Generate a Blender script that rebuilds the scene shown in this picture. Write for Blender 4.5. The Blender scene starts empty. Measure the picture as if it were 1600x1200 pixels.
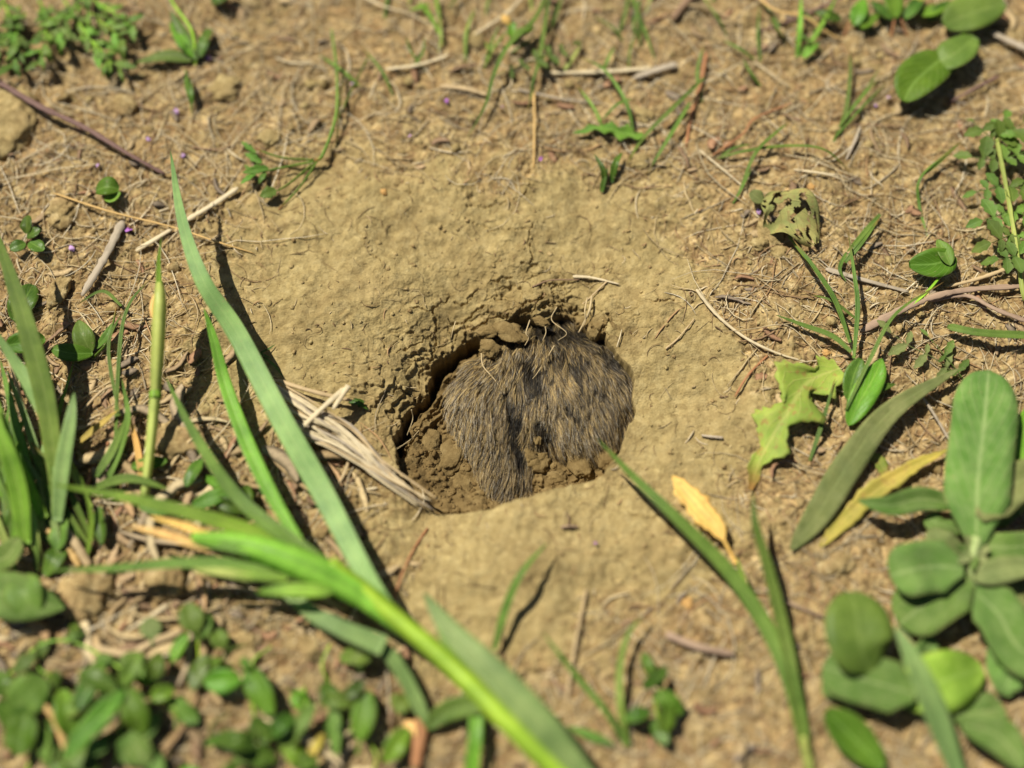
import bpy, math, random
import numpy as np
from mathutils import Vector, Matrix

# ------------------------------------------------------------------ camera, sky, sun, exposure
scene = bpy.context.scene
TILT = math.radians(22); DIST = 0.42; LENS = 42.0
cam_d = bpy.data.cameras.new("camera"); cam = bpy.data.objects.new("camera", cam_d)
scene.collection.objects.link(cam); scene.camera = cam
cam.location = (0, -DIST*math.sin(TILT), DIST*math.cos(TILT)); cam.rotation_euler = (TILT, 0, 0)
cam_d.lens = LENS; cam_d.sensor_width = 36; cam_d.clip_start = 0.005; cam_d.clip_end = 100
cam_d.dof.use_dof = True; cam_d.dof.focus_distance = DIST + 0.008; cam_d.dof.aperture_fstop = 1.9

SUN_EL = math.radians(57); SH_DIR = (0.80, -0.60)       # direction in which shadows fall on the ground
to_sun = Vector((-SH_DIR[0]*math.cos(SUN_EL), -SH_DIR[1]*math.cos(SUN_EL), math.sin(SUN_EL)))
w = bpy.data.worlds.new("World"); scene.world = w; w.use_nodes = True
nt = w.node_tree; bg = nt.nodes["Background"]; sky = nt.nodes.new("ShaderNodeTexSky")
sky.sky_type = 'NISHITA'; sky.sun_disc = False; sky.sun_elevation = SUN_EL
sky.sun_rotation = math.atan2(to_sun.x, to_sun.y)
nt.links.new(sky.outputs[0], bg.inputs[0]); bg.inputs[1].default_value = 0.034
sl = bpy.data.lights.new("sun", 'SUN'); sl.energy = 5.0; sl.angle = math.radians(0.5); sl.color = (1.0, 0.95, 0.82)
so = bpy.data.objects.new("sun", sl); scene.collection.objects.link(so)
so.rotation_euler = to_sun.to_track_quat('Z', 'Y').to_euler(); so.location = to_sun*2
scene.view_settings.view_transform = 'Standard'; scene.view_settings.look = 'None'
scene.view_settings.exposure = 0.19; scene.view_settings.gamma = 1.0
scene.cycles.use_denoising = True
scene.cycles.max_bounces = 5; scene.cycles.diffuse_bounces = 3; scene.cycles.glossy_bounces = 2; scene.cycles.transmission_bounces = 3
scene.cycles.caustics_reflective = False; scene.cycles.caustics_refractive = False

# ------------------------------------------------------------------ picture coordinates <-> world
MM = 0.001; U = 0.000225
ct, st = math.cos(TILT), math.sin(TILT)
CAMP = np.array([0, -DIST*st, DIST*ct])
FPX = LENS/36*1600
def P(px, py, z=0.0):
    px = np.asarray(px, float); py = np.asarray(py, float)
    dx = (px-800)/FPX; dy = (600-py)/FPX
    d = np.stack([dx, dy*ct+st, dy*st-ct], -1)
    t = (z-CAMP[2])/d[..., 2]
    return CAMP + d*t[..., None]
def PIX(x, y, z=0.0):
    rx = x; ry = y-CAMP[1]; rz = z-CAMP[2]
    cy = ry*ct+rz*st; cz = -ry*st+rz*ct
    return 800+FPX*rx/(-cz), 600-FPX*cy/(-cz)

# ------------------------------------------------------------------ noise
_r = np.random.RandomState(7)
PERM = _r.permutation(512); PERM = np.concatenate([PERM, PERM, PERM])
ANG = _r.rand(512)*2*np.pi; GX, GY = np.cos(ANG), np.sin(ANG)
RX, RY, RV = _r.rand(512), _r.rand(512), _r.rand(512)
def _h(ix, iy, seed=0): return PERM[(PERM[(ix+seed*37) & 511]+iy) & 511]
def perlin(x, y, scale, seed=0):
    x = np.asarray(x)/scale+seed*11.3; y = np.asarray(y)/scale+seed*5.7
    ix = np.floor(x).astype(int); iy = np.floor(y).astype(int); fx = x-ix; fy = y-iy
    u = fx*fx*fx*(fx*(fx*6-15)+10); v = fy*fy*fy*(fy*(fy*6-15)+10)
    def g(i, j):
        h = _h(ix+i, iy+j, seed); return GX[h]*(fx-i)+GY[h]*(fy-j)
    a = g(0, 0)*(1-u)+g(1, 0)*u; b = g(0, 1)*(1-u)+g(1, 1)*u
    return (a*(1-v)+b*v)*1.5
def fbm(x, y, scale, n=3, seed=0):
    s = 0; a = 1
    for i in range(n): s = s+a*perlin(x, y, scale, seed+i); a *= .5; scale *= .5
    return s
def worley(x, y, scale, seed=0):
    x = np.asarray(x)/scale; y = np.asarray(y)/scale
    ix = np.floor(x).astype(int); iy = np.floor(y).astype(int)
    f1 = np.full(x.shape, 9.); f2 = f1.copy(); idv = np.zeros(x.shape)
    for i in (-1, 0, 1):
        for j in (-1, 0, 1):
            h = _h(ix+i, iy+j, seed)
            d = (ix+i+RX[h]-x)**2+(iy+j+RY[h]-y)**2
            m = d < f1
            f2 = np.where(m, f1, np.minimum(f2, d)); idv = np.where(m, RV[h], idv); f1 = np.where(m, d, f1)
    return np.sqrt(f1), np.sqrt(f2), idv
def sst(a, b, x):
    t = np.clip((x-a)/(b-a), 0, 1); return t*t*(3-2*t)

# ------------------------------------------------------------------ shape of the ground
RIM = [(613, 700), (617, 662), (623, 636), (640, 618), (660, 602), (667, 574), (673, 560), (690, 543), (710, 527),
       (738, 514), (768, 502), (792, 490), (822, 484), (838, 492), (862, 484), (895, 482), (912, 500), (932, 522),
       (948, 520), (956, 534), (975, 560), (992, 580), (990, 612), (996, 642), (982, 668), (972, 700), (952, 730),
       (930, 748), (890, 758), (850, 770), (800, 784), (752, 795), (700, 800), (664, 790), (640, 762), (620, 732)]
rp = P([p[0] for p in RIM], [p[1] for p in RIM], -0.001)[:, :2]
def closed_spline(p, k=4):
    n = len(p); out = []
    for i in range(n):
        a, b, c, d = p[i-1], p[i], p[(i+1) % n], p[(i+2) % n]
        for s in range(k):
            t = s/k
            out.append(.5*((2*b)+(-a+c)*t+(2*a-5*b+4*c-d)*t*t+(-a+3*b-3*c+d)*t**3))
    return np.array(out)
RS = closed_spline(rp, 3)
RC = rp.mean(0)
def rim_dist(x, y):
    """signed distance to the rim: + outside, - inside"""
    shp = x.shape; x = x.ravel(); y = y.ravel()
    out = np.full(x.shape, 0.06)
    near = (np.abs(x-RC[0]) < .105) & (np.abs(y-RC[1]) < .095)
    xs = x[near]; ys = y[near]
    rag = .35+.65*sst(-.012, .008, (ys-RC[1])-(xs-RC[0])*.6)
    wx = xs+rag*(.0017*perlin(xs, ys, .0055, 3)+.0009*perlin(xs, ys, .0019, 4))
    wy = ys+rag*(.0017*perlin(xs, ys, .0055, 5)+.0009*perlin(xs, ys, .0019, 6))
    best = np.full(wx.shape, 1.); ins = np.zeros(wx.shape, bool)
    n = len(RS)
    for i in range(n):
        ax, ay = RS[i]; bx, by = RS[(i+1) % n]
        ex, ey = bx-ax, by-ay; L = ex*ex+ey*ey
        t = np.clip(((wx-ax)*ex+(wy-ay)*ey)/L, 0, 1)
        d = (wx-ax-t*ex)**2+(wy-ay-t*ey)**2
        best = np.minimum(best, d)
        c = ((ay > wy) != (by > wy))
        if ey != 0: ins ^= c & (wx < (wy-ay)/ey*ex+ax)
    s = np.sqrt(best); s[ins] *= -1
    out[near] = np.minimum(s, .06)
    return out.reshape(shp)
# patches of bare, packed spoil round the hole (centre px, radii px)
PACK = [(600, 420, 300, 190), (880, 420, 240, 180), (820, 620, 300, 230), (860, 830, 330, 130), (520, 560, 240, 130), (1040, 640, 190, 190), (760, 960, 200, 110)]
def packed(x, y):
    qx, qy = PIX(x, y)
    m = 0
    nz = .28*perlin(x, y, .016, 11)+.2*perlin(x, y, .005, 12)+.12*perlin(x, y, .002, 13)
    for cx, cy, rx, ry in PACK:
        r = np.sqrt(((qx-cx)/rx)**2+((qy-cy)/ry)**2)
        m = np.maximum(m, 1-sst(.60, 1.22, r+nz))
    return m
def stair(v, q, nz, sharp=.22):
    s = v/q+nz; f = np.floor(s); r = s-f
    return (f+sst(0, sharp, r)-nz)*q
CRACKS = [(1.3, [(676, 476), (681, 500), (678, 525), (671, 550)]), (1.0, [(640, 478), (668, 479), (690, 462), (700, 456)]), (1.2, [(698, 487), (712, 492), (728, 487), (738, 477), (760, 470)]),
 (1.1, [(712, 464), (730, 463), (740, 452), (746, 444)]), (.9, [(762, 441), (780, 434), (802, 430)]), (1.5, [(735, 502), (765, 488), (775, 485), (800, 489), (812, 481), (828, 478)]), (1.4, [(762, 503), (790, 500), (806, 494), (828, 492)]),
 (1.3, [(813, 471), (832, 468), (846, 464), (850, 456)]), (1.4, [(806, 489), (832, 481), (842, 475), (862, 471), (885, 472)]), (.9, [(832, 449), (846, 440), (878, 435), (908, 437)]), (.8, [(618, 547), (650, 529), (676, 511)]),
 (.8, [(816, 412), (842, 410), (862, 418), (884, 426)]), (1.0, [(728, 325), (760, 326), (800, 317), (818, 308), (840, 283)]), (1.0, [(728, 345), (746, 352), (772, 360), (800, 360), (830, 358)]), (1.1, [(832, 352), (824, 376), (834, 400), (828, 410)]),
 (1.1, [(952, 494), (950, 506), (938, 512), (926, 506)]), (.7, [(636, 515), (674, 517)]), (.7, [(560, 360), (575, 395), (600, 410)]), (.7, [(630, 300), (640, 310), (636, 290)]), (.6, [(540, 590), (560, 585), (575, 598)]), (.9, [(640, 545), (655, 560), (652, 590)]),
 (1.4, [(628, 692), (648, 668), (668, 655), (688, 628), (702, 612)]), (1.3, [(640, 658), (660, 641), (674, 622), (690, 602), (708, 590)]), (1.2, [(652, 705), (668, 690), (688, 686), (704, 672)]), (1.2, [(668, 664), (680, 640), (690, 618)]),
 (1.2, [(664, 592), (690, 578), (716, 572), (738, 562)]), (1.1, [(690, 556), (712, 548), (732, 545)]), (1.2, [(700, 762), (712, 748), (732, 740)]), (1.0, [(676, 690), (676, 712)]), (1.1, [(900, 735), (915, 728), (930, 735)]), (.8, [(1010, 470), (1030, 476), (1050, 470)]), (.7, [(980, 800), (1010, 812), (1040, 805)])]
_CS = []
for k_, pl in CRACKS:
    q_ = P([a[0] for a in pl], [a[1] for a in pl], -.001)[:, :2]
    for i_ in range(len(q_)-1): _CS.append((k_, q_[i_], q_[i_+1]))
def cracks(x, y):
    shp = x.shape; x = x.ravel(); y = y.ravel(); out = np.zeros(x.shape)
    m0 = np.nonzero((np.abs(x-RC[0]) < .08) & (np.abs(y-RC[1]) < .085))[0]
    if not len(m0): return out.reshape(shp)
    xs = x[m0]; ys = y[m0]
    wx = xs+.0010*perlin(xs, ys, .0030, 201)+.0005*perlin(xs, ys, .0012, 202); wy = ys+.0010*perlin(xs, ys, .0030, 203)+.0005*perlin(xs, ys, .0012, 204)
    wd = .00034*(1+.7*perlin(xs, ys, .004, 205)); res = np.zeros(xs.shape)
    for k, a, b in _CS:
        lo = np.minimum(a, b)-.0025; hi = np.maximum(a, b)+.0025
        j = np.nonzero((wx > lo[0]) & (wx < hi[0]) & (wy > lo[1]) & (wy < hi[1]))[0]
        if not len(j): continue
        e = b-a; t = np.clip(((wx[j]-a[0])*e[0]+(wy[j]-a[1])*e[1])/(e@e), 0, 1)
        d = np.hypot(wx[j]-a[0]-t*e[0], wy[j]-a[1]-t*e[1])
        g = k*.0016*np.clip(1-d/(wd[j]*k*1.15), 0, 1)**.6-k*.00035*np.exp(-(d/.0011)**2)
        cur = res[j]; res[j] = np.where(np.abs(g) > np.abs(cur), g, cur)
    out[m0] = res; return out.reshape(shp)
def H(x, y, fine=True, want=False):
    x = np.asarray(x, float); y = np.asarray(y, float)
    d = rim_dist(x, y); M = packed(x, y)
    wx, wy = x-RC[0], y-RC[1]
    ang_ul = np.clip((-wx*.45+wy*.9)/np.sqrt(wx*wx+wy*wy+1e-6), -1, 1)  # +1 above / left of the hole
    ul = sst(-.25, .55, ang_ul)
    dp = np.maximum(d, 0)
    z = .0022*fbm(x, y, .07, 2, 20)+.0015*M*(1-np.exp(-dp/.02))
    z = z+(1-M)*(.0016*fbm(x, y, .012, 3, 22))+M*(.0012*fbm(x, y, .011, 3, 25)+.0030*perlin(x, y, .030, 28))
    # clods and crumbs
    f1, f2, iv = worley(x+.0006*perlin(x, y, .003, 31), y+.0006*perlin(x, y, .003, 32), .0042, 1)
    z = z+(.35*M+1.0*(1-M))*.0009*iv*(1-np.minimum(f1*1.25, 1)**2)
    if fine:
        g1, g2, gv = worley(x, y, .0016, 2)
        patch = sst(-.25, .5, perlin(x, y, .02, 33))
        z = z+(.25*M*patch+.9*(1-M))*.00055*gv*(1-np.minimum(g1*1.2, 1)**2)
        z = z+.00016*perlin(x, y, .0011, 40)*(.7+1.1*(1-M))+.00012*perlin(x, y, .0006, 41)
    # dip towards the hole, broken into little scarps on its upper side
    dip = -.0095*np.exp(-dp/.020)*(0.18+.82*ul)*(1+.35*perlin(x, y, .02, 58))
    nzz = .8*perlin(x, y, .014, 50)+.45*perlin(x, y, .0060, 51)+.22*perlin(x, y, .002, 56)
    near = ul*np.exp(-(dp/.021)**2)*sst(-.7, .5, perlin(x, y, .02, 57)+.9*sst(.012, .0, dp))
    dip = dip*(1-near)+near*stair(dip, .0021, nzz, .10)
    z = z+dip
    # shallow cracks
    c1, c2, _ = worley(x+.004*perlin(x, y, .007, 60)+.0015*perlin(x, y, .002, 66), (y+.003*perlin(x, y, .006, 61)+.001*perlin(x, y, .002, 67))*1.5, .015, 3)
    crk = (1-sst(0, .055, (c2-c1)))*sst(-.1, .5, perlin(x, y, .018, 62)+.7*near)
    z = z-crk*.0013*np.clip(near*1.1+.10*M, 0, 1)
    # ---- inside the hole
    s = np.maximum(-d, 0)
    west = sst(-.003, -.016, wx)                                # lit terrace on the left side
    up = sst(.004, .014, wy)
    wall = .0074+.0018*perlin(x, y, .006, 70)+.010*up*sst(-.012, .004, wx)+.009*(1-west)*(1-up)
    slot = .0150*sst(0, .0009, s)*sst(.0046, .0024, s)*np.clip(west+up, 0, 1)*sst(-.021, -.012, wy)
    slope = .46*np.minimum(s, .024)*(.7+.3*west)+.0005*perlin(x, y, .003, 71)
    ra, rb = x*.62+y*.78, -x*.78+y*.62                          # along and across the layers
    nz2 = .9*perlin(ra*.45, rb, .005, 72)+.45*perlin(ra*.6, rb, .0022, 73)
    slope_t = stair(slope, .0016, nz2, .10)-.0005*(1-sst(0, .10, np.abs(((slope/.0016+nz2) % 1)-.12)))
    lowz = sst(-.006, -.016, wy)                                # flat crumbly floor at the bottom side
    slope = slope*lowz+slope_t*(1-lowz)
    inside = -(wall*sst(0, .0008, s)+slope+slot)
    fl = -.0200+.0050*sst(-.008, -.022, wy)+.0020*fbm(x, y, .009, 3, 80)
    inside = np.where(inside < fl, inside*.12+fl*.88, inside)
    a1, a2, av = worley(x+.0008*perlin(x, y, .003, 83), y, .0055, 5)
    inside = inside+lowz*.0009*av*(1-np.minimum(a1*1.2, 1)**2)*sst(0, .003, s)
    z = z*(1-.6*sst(0, .003, s))+inside*sst(0, .0004, s)
    if fine: z = z-cracks(x, y)
    if want: return z, M, d
    return z

# ------------------------------------------------------------------ materials
def mat(name, base=(.3, .3, .3), rough=.7, spec=.3):
    m = bpy.data.materials.new(name); m.use_nodes = True
    b = m.node_tree.nodes['Principled BSDF']
    b.inputs['Base Color'].default_value = (*base, 1); b.inputs['Roughness'].default_value = rough
    b.inputs['Specular IOR Level'].default_value = spec
    return m
class NT:
    def __init__(s, m): s.t = m.node_tree; s.b = s.t.nodes['Principled BSDF']
    def n(s, typ, **k):
        x = s.t.nodes.new(typ)
        for a, v in k.items():
            if a.startswith('i_'):
                key = a[2:].replace('_', ' '); x.inputs[int(key) if key.isdigit() else key].default_value = v
            else: setattr(x, a, v)
        return x
    def l(s, a, b): s.t.links.new(a, b)
    def ramp(s, f, stops):
        r = s.n('ShaderNodeValToRGB'); e = r.color_ramp.elements
        while len(e) < len(stops): e.new(.5)
        for q, (p, c) in zip(e, stops): q.position = p; q.color = (*c, 1) if len(c) == 3 else c
        s.l(f, r.inputs[0]); return r.outputs[0]
    def mix(s, f, a, b, typ='MIX'):
        x = s.n('ShaderNodeMix', data_type='RGBA', blend_type=typ)
        for src, i in ((f, 0), (a, 6), (b, 7)):
            if hasattr(src, 'links') or hasattr(src, 'is_linked'): s.l(src, x.inputs[i])
            else: x.inputs[i].default_value = src if i == 0 else (*src, 1)
        return x.outputs[2]
    def noise(s, scale, detail=4, rough=.6, vec=None, dist=0):
        x = s.n('ShaderNodeTexNoise'); x.inputs['Scale'].default_value = scale; x.inputs['Detail'].default_value = detail
        x.inputs['Roughness'].default_value = rough; x.inputs['Distortion'].default_value = dist
        if vec is not None: s.l(vec, x.inputs['Vector'])
        return x.outputs['Fac']
    def mathn(s, op, a, b=None):
        x = s.n('ShaderNodeMath', operation=op)
        for i, v in enumerate((a, b)):
            if v is None: continue
            if hasattr(v, 'is_linked'): s.l(v, x.inputs[i])
            else: x.inputs[i].default_value = v
        return x.outputs[0]

def soil_mat():
    m = mat('soil', rough=.95, spec=.15); N = NT(m)
    tc = N.n('ShaderNodeTexCoord').outputs['Object']
    at = N.n('ShaderNodeAttribute', attribute_name='kind'); sep = N.n('ShaderNodeSeparateColor'); N.l(at.outputs['Color'], sep.inputs[0])
    packed_, damp, pit = sep.outputs[0], sep.outputs[1], sep.outputs[2]
    n1 = N.noise(45, 5, .6, tc); n2 = N.noise(320, 5, .65, tc); n3 = N.noise(1500, 3, .7, tc)
    litter = N.ramp(n2, [(.30, (.17, .110, .048)), (.43, (.33, .235, .105)), (.57, (.47, .35, .165)), (.70, (.66, .53, .30))])
    litter = N.mix(N.ramp(n1, [(.4, (0, 0, 0)), (.7, (.5, .5, .5))]), litter, (.40, .245, .11))
    pack = N.ramp(n2, [(.3, (.300, .222, .092)), (.5, (.385, .293, .128)), (.7, (.47, .37, .175))])
    pack = N.mix(N.ramp(n1, [(.45, (0, 0, 0)), (.75, (.45, .45, .45))]), pack, (.39, .28, .125))
    vo = N.n('ShaderNodeTexVoronoi'); vo.inputs['Scale'].default_value = 420; N.l(tc, vo.inputs['Vector'])
    vs = N.n('ShaderNodeSeparateColor'); N.l(vo.outputs['Color'], vs.inputs[0])
    grain = N.ramp(vs.outputs[0], [(0, (.62, .58, .55)), (.25, (.85, .84, .82)), (.7, (1.0, 1.0, 1.0)), (.93, (1.15, 1.15, 1.15)), (1, (1.5, 1.5, 1.5))])
    n4 = N.noise(140, 4, .65, tc); litter = N.mix(N.ramp(n4, [(.52, (0, 0, 0)), (.68, (.6, .6, .6))]), litter, (.26, .145, .065)); litter = N.mix(.9, litter, grain, 'MULTIPLY')
    pack = N.mix(.4, pack, grain, 'MULTIPLY')
    col = N.mix(packed_, litter, pack)
    fine = N.ramp(n3, [(.3, (.80, .80, .80)), (.7, (1.15, 1.15, 1.15))])
    col = N.mix(1.0, col, fine, 'MULTIPLY')
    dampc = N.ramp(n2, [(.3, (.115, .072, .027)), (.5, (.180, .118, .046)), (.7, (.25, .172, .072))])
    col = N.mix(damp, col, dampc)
    N.l(col, N.b.inputs['Base Color'])
    bp = N.n('ShaderNodeBump'); bp.inputs['Strength'].default_value = .9; bp.inputs['Distance'].default_value = .00035
    hsum = N.mathn('ADD', n3, N.mathn('MULTIPLY', N.noise(700, 4, .7, tc), 1.2))
    N.l(hsum, bp.inputs['Height']); N.l(bp.outputs[0], N.b.inputs['Normal'])
    return m
SOIL = soil_mat()

def add_col(me, cols, name='kind'):
    a = me.color_attributes.new(name, 'FLOAT_COLOR', 'POINT')
    c = np.ones((len(me.vertices), 4), np.float32); c[:, :3] = cols
    a.data.foreach_set('color', c.ravel())
def big_mesh(name, verts, faces, nper):
    me = bpy.data.meshes.new(name); nf = len(faces)
    me.vertices.add(len(verts)); me.vertices.foreach_set('co', np.asarray(verts, np.float32).ravel())
    me.loops.add(nf*nper); me.loops.foreach_set('vertex_index', np.asarray(faces, np.int32).ravel())
    me.polygons.add(nf); me.polygons.foreach_set('loop_start', np.arange(0, nf*nper, nper, dtype=np.int32))
    me.polygons.foreach_set('use_smooth', np.ones(nf, bool))
    me.update(calc_edges=True); return me
def link(name, me, m=None, parent=None):
    o = bpy.data.objects.new(name, me); scene.collection.objects.link(o)
    if m is not None and me is not None: me.materials.append(m)
    if parent is not None: o.parent = parent
    return o
def tag(o, label=None, cat=None, group=None, kind=None):
    for k, v in (('label', label), ('category', cat), ('group', group), ('kind', kind)):
        if v: o[k] = v
    return o

# ------------------------------------------------------------------ ground sheet
def axis(lo_in, hi_in, f_in, lo, hi, f_out, far):
    a = list(np.arange(lo_in, hi_in, f_in)); s = f_in
    def grow(start, sign, lim):
        out = []; p = start; st_ = f_in
        while abs(p) < far:
            p += sign*st_; out.append(p)
            if (sign > 0 and p > lim) or (sign < 0 and p < lim): st_ *= 1.25
            else: st_ = min(st_*1.03, f_out)
        return out
    return np.array(sorted(grow(a[0], -1, lo)+a+grow(a[-1], 1, hi)))
QUAL = 1.0
xs = axis(P(585, 600)[0], P(1010, 600)[0], .00021*QUAL, -.205, .205, .00040*QUAL, 6)
ys = axis(P(800, 812)[1], P(800, 410)[1], .00021*QUAL, -.15, .19, .00040*QUAL, 6)
XX, YY = np.meshgrid(xs, ys)
ZZ, MMk, DD = H(XX, YY, want=True)
far = np.maximum(np.abs(XX), np.abs(YY)); ZZ = ZZ*np.exp(-np.maximum(far-.4, 0))
nx, ny = len(xs), len(ys)
idx = np.arange(nx*ny).reshape(ny, nx)
F = np.stack([idx[:-1, :-1], idx[:-1, 1:], idx[1:, 1:], idx[1:, :-1]], -1).reshape(-1, 4)
gme = big_mesh('ground', np.stack([XX, YY, ZZ], -1).reshape(-1, 3), F, 4)
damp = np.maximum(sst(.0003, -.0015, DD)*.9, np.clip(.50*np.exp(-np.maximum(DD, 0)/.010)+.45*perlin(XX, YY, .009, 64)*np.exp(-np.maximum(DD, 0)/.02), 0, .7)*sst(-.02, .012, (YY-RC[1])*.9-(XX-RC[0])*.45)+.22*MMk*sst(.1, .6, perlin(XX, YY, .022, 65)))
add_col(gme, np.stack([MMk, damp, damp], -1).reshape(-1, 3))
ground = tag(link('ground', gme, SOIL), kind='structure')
ground['label'] = 'bare tan earth with a burrow hole in it'
def G(x, y): return H(np.atleast_1d(x), np.atleast_1d(y))
def onG(px, py, h=0.0):
    """world points above picture points, h metres over the soil"""
    px = np.atleast_1d(px).astype(float); py = np.atleast_1d(py).astype(float); h = np.broadcast_to(h, px.shape)
    z = h.copy()
    for _ in range(3):
        p = P(px, py, z); g = H(p[:, 0], p[:, 1], fine=False); d = rim_dist(p[:, 0], p[:, 1])
        g = np.where(d < .0, -.0005, g); z = g+h
    return P(px, py, z)

# ------------------------------------------------------------------ the gopher
def ell(p, c, r):
    q = (p-c)/r; k = np.linalg.norm(q, axis=-1); return (k-1)*min(r)
def smin(a, b, k):
    h = np.clip(.5+.5*(b-a)/k, 0, 1); return b*(1-h)+a*h-k*h*(1-h)
BALLS = [(P(770, 640, -.0185), (.0150, .0185, .0125)), (P(912, 628, -.0180), (.0185, .0225, .0145)),
         (P(868, 572, -.0240), (.0225, .0195, .0130)), (P(850, 515, -.033), (.022, .030, .016)),
         (P(845, 622, -.0190), (.0150, .0180, .0120)), (P(786, 722, -.0195), (.0085, .0125, .0070)), (P(812, 762, -.022), (.0070, .0080, .0050))]
BC = np.asarray(P(835, 620, -.020))
def body_sdf(p):
    d = ell(p, *BALLS[0])
    for i, b in enumerate(BALLS[1:]): d = smin(d, ell(p, *b), .0075 if i == 0 else .009)
    return d
def project(dirs):
    r = np.zeros(len(dirs)); hit = np.zeros(len(dirs), bool)
    for rr in np.linspace(.075, .002, 150):
        f = body_sdf(BC+dirs*rr); new = (f < 0) & ~hit
        r[new] = rr; hit |= new
    lo = r.copy(); hi = r+.0005
    for _ in range(12):
        m = (lo+hi)/2; f = body_sdf(BC+dirs*m[:, None]) < 0
        lo = np.where(f, m, lo); hi = np.where(f, hi, m)
    return BC+dirs*lo[:, None]
import bmesh
def make_gopher():
    bm = bmesh.new(); bmesh.ops.create_icosphere(bm, subdivisions=6, radius=1)
    dirs = np.array([v.co[:] for v in bm.verts]); dirs /= np.linalg.norm(dirs, axis=1)[:, None]
    pts = project(dirs)
    for v, p in zip(bm.verts, pts): v.co = p-BC
    me = bpy.data.meshes.new('body'); bm.to_mesh(me); bm.free()
    me.polygons.foreach_set('use_smooth', np.ones(len(me.polygons), bool))
    skin = mat('gopher_underfur', (.050, .045, .045), .8, .2); N = NT(skin)
    N.l(N.ramp(N.noise(900, 3, .6, N.n('ShaderNodeTexCoord').outputs['Object']), [(.3, (.025, .022, .024)), (.7, (.085, .075, .07))]), N.b.inputs['Base Color'])
    root = link('gopher', None); root.location = BC
    tag(root, 'grey-brown furry rump of a gopher backing out of the burrow hole', 'gopher')
    link('body', me, skin, root)
    # fur: tapered strands with three sides, combed away from the hidden head
    rs = np.random.RandomState(3); n = 54000
    d = rs.randn(n*3, 3); d /= np.linalg.norm(d, axis=1)[:, None]; d = d[d[:, 2] > -.25][:n]; n = len(d)
    p0 = project(d); e = 2e-4
    nrm = np.stack([body_sdf(p0+np.eye(3)[k]*e)-body_sdf(p0-np.eye(3)[k]*e) for k in range(3)], -1)
    nrm /= np.linalg.norm(nrm, axis=1)[:, None]+1e-9
    keep = nrm[:, 2] > -.1; p0, nrm = p0[keep], nrm[keep]; n = len(p0)
    org = np.asarray(P(838, 400, -.012)); fl = p0-org; fl[:, 2] *= .3; fl /= np.linalg.norm(fl, axis=1)[:, None]
    # leg fur sweeps to the lower right, crease fur turns inwards
    x, y = p0[:, 0], p0[:, 1]
    a = .30*fbm(x, y, .012, 2, 90)+.16*perlin(x, y, .0040, 92)
    c, s = np.cos(a), np.sin(a); fl = np.stack([fl[:, 0]*c-fl[:, 1]*s, fl[:, 0]*s+fl[:, 1]*c, fl[:, 2]], -1)
    fl = fl-nrm*(fl*nrm).sum(1)[:, None]; fl /= np.linalg.norm(fl, axis=1)[:, None]+1e-9
    # clumps
    qx, qy = PIX(p0[:, 0], p0[:, 1], p0[:, 2])
    coarse = sst(690, 560, qy+.25*np.abs(qx-850))              # shaggy damp tufts on the back, finer on the haunches
    cs = .0030
    g1, g2, gv = worley(x*1.25+.0006*perlin(x, y, .004, 97), y*.5, cs, 7)
    edge = (1-sst(.04, .30, g2-g1))
    gap = 1.1*perlin(x*1.5, y*.50, .0056, 95)+.5*perlin(x*1.6, y*.6, .0024, 96)-.75*edge
    pat = np.zeros(n)
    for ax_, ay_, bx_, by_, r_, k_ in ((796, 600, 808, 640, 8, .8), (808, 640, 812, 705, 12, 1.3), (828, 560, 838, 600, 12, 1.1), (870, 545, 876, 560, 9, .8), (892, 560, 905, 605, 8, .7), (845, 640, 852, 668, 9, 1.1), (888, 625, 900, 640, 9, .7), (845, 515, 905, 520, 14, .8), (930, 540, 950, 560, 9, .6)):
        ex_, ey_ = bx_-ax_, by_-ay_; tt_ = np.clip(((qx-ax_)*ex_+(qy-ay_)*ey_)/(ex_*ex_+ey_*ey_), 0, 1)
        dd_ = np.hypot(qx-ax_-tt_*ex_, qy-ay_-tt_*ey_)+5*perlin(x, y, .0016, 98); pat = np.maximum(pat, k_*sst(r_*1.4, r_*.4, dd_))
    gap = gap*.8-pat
    L = (.0066+.0030*rs.rand(n))*(1+.30*np.clip(gap, -1.2, .8))
    lift = .13+.19*rs.rand(n)+.12*np.clip(gap, -1, 1)*coarse
    side = np.cross(nrm, fl)
    jit = (rs.rand(n)-.5)*.34
    # pull the strands of a tuft together
    ex, ey = .0004, .0004
    f1b = worley((x+side[:, 0]*ex)*1.25+.0006*perlin(x, y, .004, 97), (y+side[:, 1]*ex)*.5, cs, 7)[0]
    pull = -np.clip((f1b-g1)/.19, -1, 1)*.0007*(.35+.9*coarse)
    K = 6; t = np.linspace(0, 1, K)
    path = p0[:, None]+L[:, None, None]*(fl[:, None]*(t*(1-.05*t))[None, :, None]+nrm[:, None]*(np.sin(t*np.pi*.62)*lift[:, None])[:, :, None]
          + side[:, None]*(jit[:, None]*t*t*.8)[:, :, None]+side[:, None]*((pull/.0015)[:, None]*.5*t**1.5)[:, :, None])
    path[:, 0] -= nrm*.0002
    wdt = (.000062+.00006*rs.rand(n)**2)[:, None]*np.array([.9, 1, .95, .8, .55, .12])[None]
    a1 = side; a2 = nrm
    V = np.empty((n, K, 3, 3))
    for k in range(3):
        th = 2*np.pi*k/3
        V[:, :, k] = path+wdt[:, :, None]*(math.cos(th)*a1[:, None]+math.sin(th)*a2[:, None])
    base = (np.arange(n)*K*3)[:, None, None]; kk = np.arange(K-1)[None, :, None]*3; j = np.arange(3)[None, None]
    j2 = (j+1) % 3
    Fc = np.stack(np.broadcast_arrays(base+kk+j, base+kk+j2, base+kk+3+j2, base+kk+3+j), -1).reshape(-1, 4)
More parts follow.
